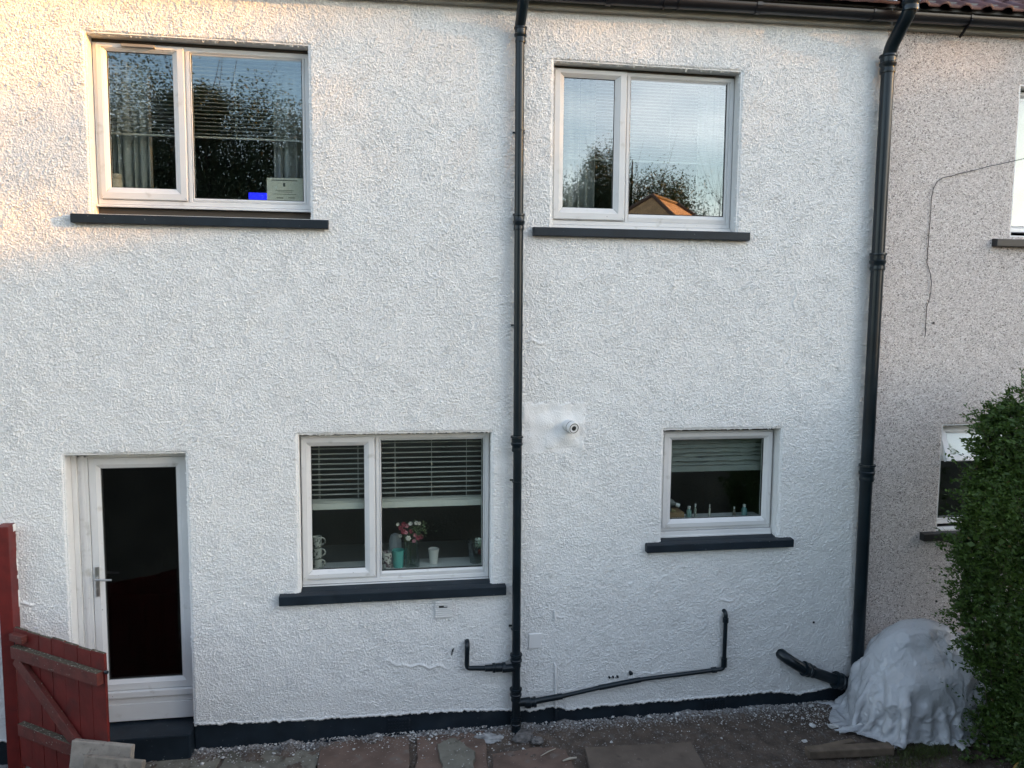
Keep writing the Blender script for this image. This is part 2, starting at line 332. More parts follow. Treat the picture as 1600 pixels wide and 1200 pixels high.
# windows
def window(frame, casements, glasses, parent, label, subsill=None, vent=None, yF=.11, gl='glass', fr='upvc'):
    x0, x1, z0, z1 = frame
    m = MB(); m.ring(x0, x1, z0, z1, [(0,yF+.07),(0,yF+.004),(.004,yF),(.034,yF),(.040,yF+.012),(.052,yF+.016),(.058,yF+.03),(.058,yF+.07)])
    for cx in [c[1] for c in casements if c[1] < x1-.1]:
        m.box(cx-.012, cx+.044, yF+.010, yF+.07, z0+.03, z1-.03)
        m.box(cx+.010, cx+.034, yF-.002, yF+.012, z0+.03, z1-.03)
    o = m.build('window', [M[fr]], parent, bevel=.0025); tag(o, label)
    for (a, b, c, d), g in zip(casements, glasses):
        w_ = min(g[0]-a, b-g[1], g[2]-c, d-g[3]); s = MB()
        # casement: rectangle with different border widths, mitred
        def rect(dl, y): 
            k = dl; return [(a+(g[0]-a)*k,y,c+(g[2]-c)*k),(b-(b-g[1])*k,y,c+(g[2]-c)*k),(b-(b-g[1])*k,y,d-(d-g[3])*k),(a+(g[0]-a)*k,y,d-(d-g[3])*k)]
        prof = [(0,yF+.05),(0,yF-.012),(.06,yF-.018),(.55,yF-.018),(.62,yF-.012),(.68,yF-.010),(1,yF+.010),(1,yF+.05)]
        vs = sum([rect(*p) for p in prof], []); fs = [(i*4+k,i*4+(k+1)%4,(i+1)*4+(k+1)%4,(i+1)*4+k) for i in range(len(prof)-1) for k in range(4)]
        s.add(vs, fs, 0)
        # weld lines at the mitres
        for (p, q) in zip(rect(.08, yF-.0185), rect(.96, yF-.0185)):
            P, Q = Vector(p), Vector(q); Q.y = yF-.012; dd = (Q-P); s.obox((P+Q)/2, dd/2, Vector((0,1,0)).cross(dd).normalized()*.0008, (0,.0007,0), 1)
        s.build('casement', [M[fr], M['seam']], o)
    for g in glasses:
        s = MB(); s.ring(g[0]-.004, g[1]+.004, g[2]-.004, g[3]+.004, [(0,yF+.012),(.002,yF+.009),(.007,yF+.018),(.007,yF+.03)])
        s.build('glazing_seal', M['seal'], o)
        p = MB(); p.box(g[0]-.01, g[1]+.01, yF+.020, yF+.026, g[2]-.01, g[3]+.01); p.build('pane', M[gl], o)
        if g not in glasses[:len(casements)]:
            oa = max([x0+.04]+[c[1]+.040 for c in casements if c[1] < x1-.1]); s = MB()
            A_ = (oa, x1-.04, z0+.04, z1-.04 if not casements or g[3] > z1-.2 else g[3]+.022)
            def rc(k, y): return [(A_[0]+(g[0]-A_[0])*k,y,A_[2]+(g[2]-A_[2])*k),(A_[1]-(A_[1]-g[1])*k,y,A_[2]+(g[2]-A_[2])*k),(A_[1]-(A_[1]-g[1])*k,y,A_[3]-(A_[3]-g[3])*k),(A_[0]+(g[0]-A_[0])*k,y,A_[3]-(A_[3]-g[3])*k)]
            vs = sum([rc(*p) for p in [(0,yF+.05),(0,yF+.006),(.5,yF+.001),(.62,yF+.002),(1,yF+.014),(1,yF+.05)]], [])
            s.add(vs, [(i*4+k,i*4+(k+1)%4,(i+1)*4+(k+1)%4,(i+1)*4+k) for i in range(5) for k in range(4)])
            s.build('glazing_bead', M[fr], o)
    s = MB(); s.box(x0-.004, x1+.004, yF+.012, yF+.05, z1+.001, z1+.05); s.build('head_shade', M['gap_shade'], o)  # dark strip closing the head gap, coloured as the shade there
    if subsill:
        s = MB(); s.box(x0, x1, yF-.022, yF+.06, subsill, z0-.003); s.box(x0, x1, yF-.034, yF+.06, subsill-.0, subsill+.016); s.build('sub_sill', M[fr], o, bevel=.003)
    if vent:
        s = MB(); s.box(x0, x1, yF+.012, yF+.05, subsill-.07, subsill-.001); s.build('recess_shade', M['gap_shade'], o)  # dark board coloured as the shade between frame and sill
        s = MB(); s.box(vent[0], vent[1], yF-.045, yF-.0185, vent[2], vent[2]+.022); s.build('trickle_vent', M['seam'], o, bevel=.004)
    return o
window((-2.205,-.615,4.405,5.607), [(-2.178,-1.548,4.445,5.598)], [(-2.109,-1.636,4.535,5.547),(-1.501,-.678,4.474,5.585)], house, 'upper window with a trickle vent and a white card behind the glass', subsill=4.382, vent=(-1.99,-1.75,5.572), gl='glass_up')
window((1.325,2.925,4.342,5.612), [(1.35,1.967,4.387,5.61)], [(1.434,1.87,4.487,5.547),(2.006,2.862,4.45,5.59)], house, 'upper window between the two drainpipes', subsill=4.305, gl='glass_up')
window((-.735,.825,1.325,2.585), [(-.729,-.136,1.378,2.570)], [(-.654,-.223,1.449,2.494),(-.082,.772,1.418,2.55)], house, 'kitchen window with flowers and mugs on its ledge', subsill=1.275, yF=.115)
window((2.345,3.41,1.672,2.568), [(2.375,3.395,1.70,2.556)], [(2.455,3.325,1.775,2.492)], house, 'small single pane lower window', subsill=1.618)
window((5.60,6.99,4.385,5.645), [], [(5.65,6.90,4.44,5.6)], neigh, 'upper window of the house next door', fr='upvc_new')
n2 = window((5.03,6.39,1.64,2.585), [], [(5.085,6.30,1.70,2.24)], neigh, 'lower window next door with its top light pushed open', fr='upvc_new')
# opened top-hung fanlight of the neighbour's lower window
tr_ = MB(); tr_.box(5.09, 6.33, .105, .17, 2.25, 2.30); tr_.build('transom', M['upvc_new'], n2)
ang = R(24)
def tilt(p): # hinge line at y=.09, z=2.575
    y, z = p[1]-.10, p[2]-2.575; return (p[0], .10+y*math.cos(ang)+z*math.sin(ang), 2.575-y*math.sin(ang)+z*math.cos(ang))
s = MB(); s.ring(5.05, 6.37, 2.245, 2.575, [(0,.13),(0,.09),(.05,.088),(.06,.10),(.06,.13)]); s.v = [tilt(v) for v in s.v]; fl = s.build('fanlight', M['upvc_new'], n2)
s = MB(); s.box(5.10, 6.32, .108, .114, 2.295, 2.525); s.v = [tilt(v) for v in s.v]; s.build('pane', M['glass'], n2)

# sills
def sill(x0, x1, zt_, h, op, parent, mt, label=None):
    a, b = op[0], op[1]; m = MB(); yf = -.068
    ch = .006
    # nosing
    m.add([(x0,yf,zt_-h),(x1,yf,zt_-h),(x1,.01,zt_-h),(x0,.01,zt_-h),(x0,yf,zt_),(x1,yf,zt_),(x1,.01,zt_+.008),(x0,.01,zt_+.008)],
          [(0,3,2,1),(4,5,6,7),(0,1,5,4),(1,2,6,5),(2,3,7,6),(3,0,4,7)])
    m.add([(a+.001,.0102,zt_-h),(b-.001,.0102,zt_-h),(b-.001,.16,zt_-h),(a+.001,.16,zt_-h),(a+.001,.0102,zt_+.008),(b-.001,.0102,zt_+.008),(b-.001,.16,zt_+.03),(a+.001,.16,zt_+.03)],
          [(0,3,2,1),(4,5,6,7),(0,1,5,4),(1,2,6,5),(2,3,7,6),(3,0,4,7)])
    o = m.build('window_sill', mt, parent, bevel=.005); return o
sill(-2.345,-.474,4.309,.066,OP['UL'],house,M['anth']); sill(1.158,3.034,4.298,.068,OP['UR'],house,M['anth'])
sill(-.905,.955,1.298,.078,OP['LL'],house,M['anth']); sill(2.187,3.555,1.602,.070,OP['LR'],house,M['anth'])
M['nsill'] = mat('black_sill_paint', (.02,.019,.019), .45, noise=(8,.3))
sill(5.396,7.2,4.30,.066,OPN['N1'],neigh,M['nsill']); sill(4.842,6.6,1.60,.068,OPN['N2'],neigh,M['nsill'])

# door
d = MB(); yD = .15
def frm(m_, a, b, c, dd, g, prof):
    def rect(k, y): return [(a+(g[0]-a)*k,y,c+(g[2]-c)*k),(b-(b-g[1])*k,y,c+(g[2]-c)*k),(b-(b-g[1])*k,y,dd-(dd-g[3])*k),(a+(g[0]-a)*k,y,dd-(dd-g[3])*k)]
    vs = sum([rect(*p) for p in prof], []); m_.add(vs, [(i*4+k,i*4+(k+1)%4,(i+1)*4+(k+1)%4,(i+1)*4+k) for i in range(len(prof)-1) for k in range(4)])
GD = (-2.288,-1.722,.585,2.338)
frm(d, -2.372, -1.635, .497, 2.425, GD, [(0,yD+.06),(0,yD+.002),(.03,yD),(.62,yD),(.66,yD+.004),(1,yD+.02),(1,yD+.06)])
door = d.build('door', M['upvc'], house); tag(door, 'white door with one tall dark glass pane')
f = MB()
f.box(-2.488,-2.452,yD-.03,yD+.07,.27,2.478); f.box(-2.450,-2.376,yD-.008,yD+.07,.27,2.455); f.box(-2.43,-2.40,yD-.014,yD-.0079,.27,2.45)
f.box(-1.631,-1.602,yD-.008,yD+.07,.27,2.455); f.box(-2.450,-1.602,yD-.008,yD+.07,2.430,2.478)
f.build('door_frame', M['upvc'], door, bevel=.003)
f = MB(); f.box(-2.374,-1.603,yD-.03,yD+.07,.44,.492); f.box(-2.450,-1.603,yD-.012,yD+.07,.385,.439); f.box(-2.450,-1.603,yD-.02,yD+.07,.24,.384)
f.build('threshold', M['upvc'], door, bevel=.004)
f = MB(); f.ring(GD[0]-.004, GD[1]+.004, GD[2]-.004, GD[3]+.004, [(0,yD+.021),(.002,yD+.018),(.008,yD+.026),(.008,yD+.04)]); f.build('glazing_seal', M['seal'], door)
f = MB(); f.box(GD[0]-.01, GD[1]+.01, yD+.03, yD+.036, GD[2]-.01, GD[3]+.01); f.build('pane', M['glass_door'], door)
f = MB(); f.box(-2.352,-2.322,yD-.012,yD-.001,1.30,1.545); f.tube([(-2.337,yD-.01,1.455),(-2.337,yD-.055,1.455)], .010, 12)
f.tube([(-2.337,yD-.055,1.455),(-2.325,yD-.060,1.453),(-2.25,yD-.060,1.448),(-2.215,yD-.055,1.446)], [.011,.010,.009,.008], 12); f.lathe((-2.337,yD-.012,1.36), (0,-1,0), [(0,.009),(.006,.009)], 12)
f.build('handle', M['metal'], door, bevel=.002)
f = MB(); f.box(-2.56,-1.604,-.12,.17,-.1,.222); st = f.build('doorstep', M['anth'], house, bevel=.008)

# air bricks and grille
def airbrick(x0, x1, z0, z1):
    m = MB(); m.box(x0, x1, -.008, .003, z0, z1)
    nx, nz = 8, 5
    for i in range(nx):
        for j in range(nz):
            cx = x0+(i+.5)*(x1-x0)/nx; cz = z0+(j+.5)*(z1-z0)/nz
            m.box(cx-.0075, cx+.0075, -.0175, -.0082, cz-.009, cz+.009)
    m.build('air_brick', M['anth'], house, bevel=.002)
airbrick(-.045,.145,.025,.165); airbrick(2.785,2.995,.01,.128)
g = MB(); g.box(.352,.502,-.024,-.004,1.032,1.188)
for i in range(8):
    zz = 1.044+i*.0172
    if i == 5: g.box(.36,.385,-.036,-.0242,zz,zz+.010); g.box(.462,.495,-.036,-.0242,zz,zz+.010)
    else: g.box(.36,.495,-.036,-.0242,zz,zz+.010)
g.box(.388,.430,-.0255,-.0242,1.118,1.141,1); g.box(.43,.460,-.0255,-.0242,1.122,1.131,1)
tag(g.build('vent_grille', [M['plastic_w'], M['seal']], house, bevel=.001), 'white louvred vent with two snapped slats')

# roofs
def roof(x0, x1, course, pitch_w, amp, parent, mt, seed):
    xs = np.arange(x0, x1, .014); sl_ = R(33); rows = []; zz = []
    rg = np.random.default_rng(seed)
    L = 0
    for k in range(int(4.2/course)):
        jit = rg.normal(0, .0015, int((x1-x0)/pitch_w)+3)
        for s_, lift in ((0, 0.0), (0, .022), (course, .004)):
            rows.append((k*course+s_, lift, jit))
    V = []
    for s_, lift, jit in rows:
        ph = ((xs-x0)/pitch_w); fr = ph % 1
        wv = amp*np.maximum(0, np.cos(2*np.pi*fr))**.7 - .004*(fr > .97)
        l = lift+jit[ph.astype(int)]+wv
        y = -.185+s_*math.cos(sl_)-l*math.sin(sl_); z = ease(xs)+.145+s_*math.sin(sl_)+l*math.cos(sl_)
        V.append(np.stack([xs, y*np.ones_like(xs), z], 1))
    V = np.concatenate(V); n = len(xs); r_ = len(rows)
    I = np.arange(n*r_).reshape(r_, n); f_ = np.stack([I[:-1,:-1], I[:-1,1:], I[1:,1:], I[1:,:-1]], -1).reshape(-1, 4)
    return fastmesh('roof', V, f_, mt, parent, smooth=False)
M['tile'] = mat('red_brown_roof_tile', (.10,.042,.034), .75, noise=(3,.35), bump=(50,.4,.004), spots=[(9,.62,.8,(.05,.03,.03))])
M['tile2'] = mat('dark_maroon_roof_tile', (.075,.026,.028), .6, noise=(4,.3), bump=(50,.3,.004))
roof(-5, 4.24, .10, .165, .004, house, M['tile'], 1); roof(4.25, 8.6, .30, .20, .028, neigh, M['tile2'], 2)
# soffit and fascia (follow the sagging eaves)
def eave_box(m, x0, x1, y0, y1, dz0, dz1, mi=0):
    a, b = ease(x0), ease(x1)
    m.add([(x0,y0,a+dz0),(x1,y0,b+dz0),(x1,y1,b+dz0),(x0,y1,a+dz0),(x0,y0,a+dz1),(x1,y0,b+dz1),(x1,y1,b+dz1),(x0,y1,a+dz1)],
          [(0,3,2,1),(4,5,6,7),(0,1,5,4),(1,2,6,5),(2,3,7,6),(3,0,4,7)], mi)
for (x0, x1, par) in ((-5,4.24,house),(4.25,8.6,neigh)):
    m = MB(); eave_box(m, x0, x1, -.13, -.118, .135, .20 if x0 < 0 else .215); m.build('eaves_filler', M['gutter'], par)
    m = MB(); eave_box(m, x0, x1, -.078, -.055, -.005, .205); eave_box(m, x0, x1, -.0545, .2, -.002, .02); m.build('fascia', M['fascia'], par, bevel=.002)
    m = MB(); n = 14
    vs = []; 
    for xx in (x0, x1):
        zc = ease(xx)+.085
        for rad in (.058, .054):
            for k in range(n+1):
                a = math.pi+math.pi*k/n; vs.append((xx, -.145+rad*math.cos(a), zc+rad*1.15*math.sin(a)))
    q = n+1; fs = []
    for k in range(n):
        fs += [(k,k+1,2*q+k+1,2*q+k),(q+k,3*q+k,3*q+k+1,q+k+1),(k,k+1,q+k+1,q+k),(2*q+k,3*q+k,3*q+k+1,2*q+k+1)]
    fs += [(0,q,3*q,2*q),(n,2*q+n,3*q+n,q+n)]
    m.add(vs, fs); gt = m.build('gutter', M['gutter'], par, smooth=True)
    for xx in ([-2.6,-.4,1.72,2.18,2.30,2.98,4.0] if x0 < 0 else [4.9,6.0,7.2]):
        k_ = MB(); pts = []
        for j in range(11):
            a = math.pi*.98+math.pi*1.04*j/10; pts.append((xx, -.145+.062*math.cos(a), ease(xx)+.085+.071*math.sin(a)))
        wd = .045 if xx in (2.98, 1.72) else .014
        vs = [(x_+s_*wd/2, y_, z_) for s_ in (-1,1) for (x_, y_, z_) in pts] + [(x_+s_*wd/2, -.145+(y_+.145)*1.06, ease(xx)+.085+(z_-ease(xx)-.085)*1.06) for s_ in (-1,1) for (x_, y_, z_) in pts]
        N = 11; fs = []
        for j in range(N-1):
            fs += [(j,j+1,N+j+1,N+j),(2*N+j,3*N+j,3*N+j+1,2*N+j+1),(j,2*N+j,2*N+j+1,j+1),(N+j,N+j+1,3*N+j+1,3*N+j)]
        k_.add(vs, fs); k_.build('gutter_joint' if wd > .02 else 'gutter_bracket', M['gutter'], gt)
    if x0 > 0:
        b2 = MB(); b2.obox((4.9,-.135,6.065), (.004,0,0), (0,-.07,.05), (0,.008,.01)); b2.build('gutter_strap', M['gutter'], gt)

# ------------------------------------------------------------------ pipes
def collar(c, axis, r, parent, L=.10, big=1.0, mt='pipe'):
    m = MB(); R_ = r*1.28*big
    m.lathe(Vector(c)-Vector(axis).normalized()*L/2, axis, [(0,r*1.01),(0,r*1.14),(L*.10,r*1.18),(L*.22,r*1.12),(L*.34,r*1.12),(L*.42,R_),(L*.55,R_*1.03),(L*.60,R_*.93),(L*.86,R_*.95),(L*.90,R_*1.08),(L,R_*1.06),(L,r*1.01)], 28)
    return m.build('collar', M[mt], parent, smooth=True)
def bend(p0, p1, p2, n=8):
    p0, p1, p2 = map(Vector, (p0, p1, p2)); return [p0*(1-t)**2+p1*2*t*(1-t)+p2*t*t for t in [i/n for i in range(n+1)]]
# stack in the middle
s1 = empty('soil_pipe', (1.036,-.09,0), 'straight black soil pipe dividing the white wall between the windows', 'drainpipe', 'black soil pipes')
m = MB(); r1 = .0365; yp = -.088
m.tube([(1.046,yp,.03),(1.040,yp,.55),(1.036,yp,2.5),(1.030,yp,4.3),(1.026,yp,5.80)], r1, 28); m.build('pipe', M['pipe'], s1, smooth=True)
m = MB(); m.tube([(1.026,yp,5.80),(1.025,yp-.01,5.86)]+[(1.022,-.255,5.98),(1.02,-.27,6.05),(1.02,-.275,6.6)], [.040,.042,.044,.044,.044], 28); m.build('swan_neck', M['pipe'], s1, smooth=True)
for z, sc in ((5.785,1.05),(4.33,1.0),(2.52,1.05)): collar((1.030,yp,z), (0,0,1), r1, s1, .13 if z < 5 else .12, sc)
for z in (.655,.35): collar((1.040,yp,z), (0,0,1), r1, s1, .11, 1.06)
collar((1.044,yp,.085), (0,0,1), r1, s1, .12, 1.0)
m = MB(); m.lathe((1.04,yp,.59), (-1,0,-.03), [(0,.034),(.12,.034)], 24); m.build('branch', M['pipe'], s1, smooth=True)
m = MB(); m.lathe((1.04,yp,.275), (1,0,.03), [(0,.034),(.11,.036)], 24); m.build('branch', M['pipe'], s1, smooth=True)
for z in (5.05, 3.5, 2.2, .93):
    m = MB(); m.lathe((1.033,yp,z-.004), (0,0,1), [(0,r1*1.0),(0,r1*1.09),(.008,r1*1.09),(.008,r1)], 24); m.box(.985,1.085,-.02,-.001,z-.006,z+.006); m.build('pipe_clip', M['pipe'], s1)
# right hand stack with offset at the eaves
s2 = empty('soil_pipe', (4.205,-.10,0), 'thick black soil pipe with an offset bend where the two houses meet', 'drainpipe', 'black soil pipes')
m = MB(); r_2 = .054; y2 = -.095
m.tube([(4.215,y2,.16),(4.21,y2,2.2),(4.212,y2,4.1),(4.214,y2,5.68)], r_2, 32); m.build('pipe', M['pipe'], s2, smooth=True)
m = MB(); m.tube([(4.214,y2,5.66)]+[tuple(v) for v in bend((4.214,y2,5.76),(4.214,y2-.01,5.87),(4.217,-.18,5.93))]+[tuple(v) for v in bend((4.222,-.27,6.03),(4.225,-.33,6.08),(4.228,-.335,6.16))]+[(4.23,-.335,6.9)], .055, 32); m.build('swan_neck', M['pipe'], s2, smooth=True)
for z in (5.74,4.07,2.20): collar((4.213,y2,z), (0,0,1), r_2, s2, .15, .98)
collar((4.228,-.335,6.16), (0,0,1), r_2, s2, .14, .98)
m = MB(); m.tube([tuple(v) for v in bend((3.50,.03,.525),(3.52,-.11,.50),(3.70,y2,.40))]+[(4.04,y2,.265),(4.215,y2,.21)], .049, 26); m.build('branch', M['pipe'], s2, smooth=True)
collar((3.735,y2,.388), (-.93,0,.37), .049, s2, .11, 1.0); collar((4.06,y2,.258), (-.92,0,.33), .050, s2, .13, 1.15)
m = MB(); m.lathe((4.215,y2,.0), (0,0,1), [(0,.09),(.14,.09),(.2,.075),(.28,.075),(.3,.056)], 28); m.build('socket', M['pipe'], s2, smooth=True)
# small waste pipes
w1 = empty('waste_pipe', (.625,-.05,.6), 'short black waste pipe stub bent down left of the middle soil pipe', 'waste pipe', 'black waste pipes')
m = MB(); m.tube([(.627,.03,.812),(.627,-.02,.815)]+[tuple(v) for v in bend((.627,-.035,.81),(.626,-.062,.80),(.624,-.06,.76))]+[(.622,-.06,.66)]+[tuple(v) for v in bend((.622,-.06,.63),(.622,-.062,.595),(.66,-.065,.598))]+[(.82,-.075,.592)], .0205, 18); m.build('pipe', M['pipe'], w1, smooth=True)
m = MB(); m.lathe((.775,-.072,.593), (1,0,-.02), [(0,.022),(0,.029),(.065,.029),(.065,.040),(.085,.042),(.09,.037),(.15,.037),(.152,.044),(.175,.044)], 24); m.build('collar', M['pipe'], w1, smooth=True)
w2 = empty('waste_pipe', (1.2,-.05,.27), 'long black waste pipe sloping across the wall base then turning straight up', 'waste pipe', 'black waste pipes')
m = MB(); m.tube([(1.14,-.085,.268),(1.30,-.075,.280),(1.46,-.07,.296),(1.80,-.06,.345),(2.05,-.055,.375),(2.2,-.052,.390),(2.6,-.052,.413),(2.86,-.052,.430)]+[tuple(v) for v in bend((2.89,-.052,.431),(2.935,-.052,.432),(2.937,-.052,.47))]+[(2.938,-.052,.7),(2.938,-.052,.90)]+[tuple(v) for v in bend((2.938,-.052,.925),(2.938,-.05,.955),(2.938,-.02,.957))]+[(2.938,.03,.957)], .0185, 18); m.build('pipe', M['pipe'], w2, smooth=True)
m = MB(); m.tube([(1.17,-.083,.27),(1.31,-.074,.281),(1.45,-.07,.295)], .026, 18); m.build('sleeve', M['pipe'], w2, smooth=True)
m = MB(); m.tube([(1.78,-.06,.342),(2.05,-.055,.375),(2.16,-.053,.386)], .0225, 18); m.build('sleeve', M['pipe'], w2, smooth=True)
m = MB(); m.lathe((1.115,-.086,.265), (1,0,.05), [(0,.036),(.02,.046),(.05,.047),(.055,.040),(.08,.040),(.083,.046),(.10,.045)], 24); m.build('collar', M['pipe'], w2, smooth=True)
for c_, ax_ in (((2.845,-.052,.429),(1,0,.05)), ((2.938,-.052,.885),(0,0,1)), ((2.937,-.052,.515),(0,0,1)), ((2.937,-.052,.475),(0,0,1))):
    m = MB(); m.lathe(Vector(c_)-Vector(ax_).normalized()*.02, ax_, [(0,.019),(0,.026),(.04,.026),(.04,.019)], 20); m.build('collar', M['pipe'], w2, smooth=True)
for px, r_ in ((2.08,.016),(1.96,.008),(1.92,.007),(1.885,.008)):
    m = MB(); m.lathe((px,.0,.437 if r_ > .01 else .412), (0,-1,0), [(0,r_),(.03,r_*1.1),(.036,r_*.6)], 12); m.build('pipe_clip', M['pipe'], w2, smooth=True)
# thin painted conduits
cn = empty('cable_conduit', (1.405,-.02,0), 'thin upright conduit crossing behind the sloping waste pipe, white above and dark below', 'conduit')
m = MB(); m.tube([(1.392,.01,.562),(1.392,-.012,.565),(1.398,-.02,.55),(1.404,-.02,.4),(1.406,-.02,.165)], .0095, 12); m.build('pipe', M['smooth'], cn, smooth=True)
m = MB(); m.tube([(1.406,-.02,.1649),(1.412,-.022,.02)], .0095, 12); m.build('lower_pipe', M['anth'], cn, smooth=True)
cs = MB(); cs.tube([(1.383,.01,1.03),(1.383,-.02,1.035),(1.386,-.024,1.0),(1.390,-.022,.962)], [.008,.009,.009,.010], 12); cs.obox((1.396,-.014,.955),(.016,0,.002),(0,.008,0),(0,0,.006))
tag(cs.build('pipe_stub', M['smooth'], smooth=True), 'small white painted pipe stub above the square blanking plate', 'pipe stub')
bk = MB(); bk.box(1.160,1.272,-.020,-.001,.715,.848); tag(bk.build('blanking_plate', M['plastic_w'], bevel=.006), 'square white blanking plate right of the middle soil pipe', 'cover plate')
sc_ = MB(); sc_.tube([(.505,.01,.742),(.505,-.03,.742)], .007, 10); sc_.tube([(.505,-.025,.742),(.512,-.032,.765)], .005, 8); sc_.tube([(.500,-.012,.73),(.498,-.016,.70)], .004, 8)
tag(sc_.build('wall_hook', M['pipe']), 'small dark metal hook left of the short waste pipe stub', 'hook')
for (px, pz, lab) in ((4.852,3.54,'small dark screw in the pebbledash below the loose cable'),(3.813,.80,'small dark screw in the white wall above the thick branch pipe'),(5.05,.935,'dark bolt in the pebbledash just above the plastic sheet')):
    m = MB(); m.lathe((px,.01,pz), (0,-1,0), [(0,.006),(.022,.006),(.022,.011),(.028,.010)], 10); tag(m.build('screw', M['seal']), lab, 'screw')

# security camera on the smooth patch
cm = empty('security_camera', (1.50,-.02,2.64), 'small white round security camera on the smooth plaster patch', 'security camera')
ax = Vector((.28,-1,-.18)).normalized(); c0 = Vector((1.475,.005,2.665))
m = MB(); m.lathe((1.478,-.0,2.655), (.1,-1,0), [(0,.052),(.02,.05),(.03,.04),(.035,.02)], 28); m.build('base', M['plastic_w'], cm, smooth=True)
m = MB(); m.lathe(c0, ax, [(0,.042),(.03,.050),(.075,.053),(.078,.050),(.082,.053),(.118,.053),(.124,.049),(.124,.037)], 32); m.build('housing', M['plastic_w'], cm, smooth=True)
m = MB(); m.lathe(c0+ax*.080, ax, [(0,.0535),(.006,.0535)], 28, cap=False); m.lathe(c0+ax*.121, ax, [(0,.042),(.0045,.042),(.0045,.037),(.002,.037)], 28, cap=False); m.build('rubber_ring', M['seal'], cm, smooth=True)
m = MB(); m.lathe(c0+ax*.115, ax, [(0,.038),(.004,.037),(.005,.021)], 24, cap=False); m.build('face_plate', M['seam'], cm, smooth=True)
m = MB(); m.lathe(c0+ax*.116, ax, [(0,.021),(.008,.021),(.010,.015),(.011,.006)], 20); m.build('lens', M['seal'], cm, smooth=True)
for k in range(6):
    a_ = ax.orthogonal().normalized(); b_2 = ax.cross(a_); an = k*math.pi/3; m = MB()
    m.lathe(c0+ax*.118+(a_*math.cos(an)+b_2*math.sin(an))*.029, ax, [(0,.0035),(.003,.003)], 8); m.build('led', M['seal'], cm)

# loose cable on the neighbour's wall
m = MB(); pts = [(5.95,-.14,5.10),(5.672,-.10,5.027),(5.50,-.06,4.985),(5.321,-.035,4.946),(5.1,-.02,4.888),(4.93,-.015,4.843),(4.86,-.018,4.83),(4.80,-.02,4.79),(4.765,-.02,4.72),(4.755,-.017,4.62),(4.756,-.015,4.45),(4.75,-.018,4.25),(4.752,-.015,4.08),(4.785,-.02,3.98),(4.805,-.018,3.88),(4.80,-.02,3.80),(4.775,-.016,3.68),(4.768,-.02,3.55),(4.768,-.024,3.44),(4.755,-.03,3.40)]
fine = []
for i in range(len(pts)-1):
    for t_ in (0,.33,.66):
        a_, b_3 = Vector(pts[i]), Vector(pts[i+1]); fine.append(a_.lerp(b_3, t_)+Vector((random.gauss(0,.0015),0,random.gauss(0,.0015))))
m.tube(fine, .0032, 8)
tag(m.build('cable', M['seal'], smooth=True), 'thin dark loose cable curving down the pebbledashed wall', 'cable')

# ------------------------------------------------------------------ behind the glass
M['blind_w'] = mat('white_slat_paint', (.62,.62,.59), .45)
def blind(name_label, x0, x1, z0, z1, y, pitch_, depth, tilt_, cords, railh, mt='blind', grp='venetian blinds', stack=0):
    e = empty('venetian_blind', ((x0+x1)/2, y, z0), name_label, 'blind', grp)
    m = MB(); n = int((z1-z0-railh)/pitch_)
    for i in range(n):
        z = z0+railh+pitch_*(i+.6); s_ = 1; c = Vector(((x0+x1)/2+random.gauss(0,.001), y, z+random.gauss(0,.0006)))
        m.obox(c, ((x1-x0)/2,0,random.gauss(0,.0012)), (0,depth/2*math.cos(tilt_),depth/2*math.sin(tilt_)), (0,0,.0012))
    for i in range(stack):
        m.obox(((x0+x1)/2, y, z0+railh+.004*i+.002), ((x1-x0)/2,0,0), (0,depth/2,0), (0,0,.0013))
    m.build('slats', M[mt], e)
    m = MB(); m.box(x0, x1, y-depth/2, y+depth/2, z0, z0+railh-.002); m.build('bottom_rail', M[mt], e, bevel=.002)
    for cx in cords:
        m = MB(); m.tube([(cx,y-depth/2-.002,z0+.01),(cx,y-depth/2-.002,z1)], .0016, 6); m.tube([(cx+.004,y+depth/2+.002,z0+.01),(cx+.004,y+depth/2+.002,z1)], .0016, 6); m.build('ladder_cord', M[mt], e)
    return e
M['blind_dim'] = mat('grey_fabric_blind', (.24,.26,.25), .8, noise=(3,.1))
blind('fine slatted blind lowered halfway in the upper window with the white card', -2.19,-.63, 4.955,5.62, .235, .0300, .026, R(-2), (-2.0,-1.2,-.75), .016)
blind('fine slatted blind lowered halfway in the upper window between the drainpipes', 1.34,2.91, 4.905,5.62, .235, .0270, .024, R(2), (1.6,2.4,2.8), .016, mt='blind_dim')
blind('wide slatted blind half raised in the kitchen window', -.72,.81, 1.935,2.60, .235, .0435, .048, R(-1), (-.60,-.28,.03,.34,.64), .055, stack=5, mt='blind_w')
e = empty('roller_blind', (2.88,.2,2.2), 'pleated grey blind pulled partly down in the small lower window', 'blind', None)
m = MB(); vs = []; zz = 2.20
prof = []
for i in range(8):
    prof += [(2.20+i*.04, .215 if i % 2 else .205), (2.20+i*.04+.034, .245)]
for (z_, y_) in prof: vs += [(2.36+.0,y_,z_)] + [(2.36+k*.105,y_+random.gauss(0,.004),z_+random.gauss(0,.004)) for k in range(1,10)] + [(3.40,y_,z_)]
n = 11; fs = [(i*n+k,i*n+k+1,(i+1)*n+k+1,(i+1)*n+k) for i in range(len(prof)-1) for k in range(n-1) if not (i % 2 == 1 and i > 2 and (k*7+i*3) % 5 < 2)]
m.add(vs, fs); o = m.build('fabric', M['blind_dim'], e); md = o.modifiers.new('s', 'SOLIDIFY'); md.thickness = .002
m = MB(); m.box(2.355,3.405,.19,.235,2.185,2.235); m.build('bottom_rail', M['blind_dim'], e, bevel=.004)

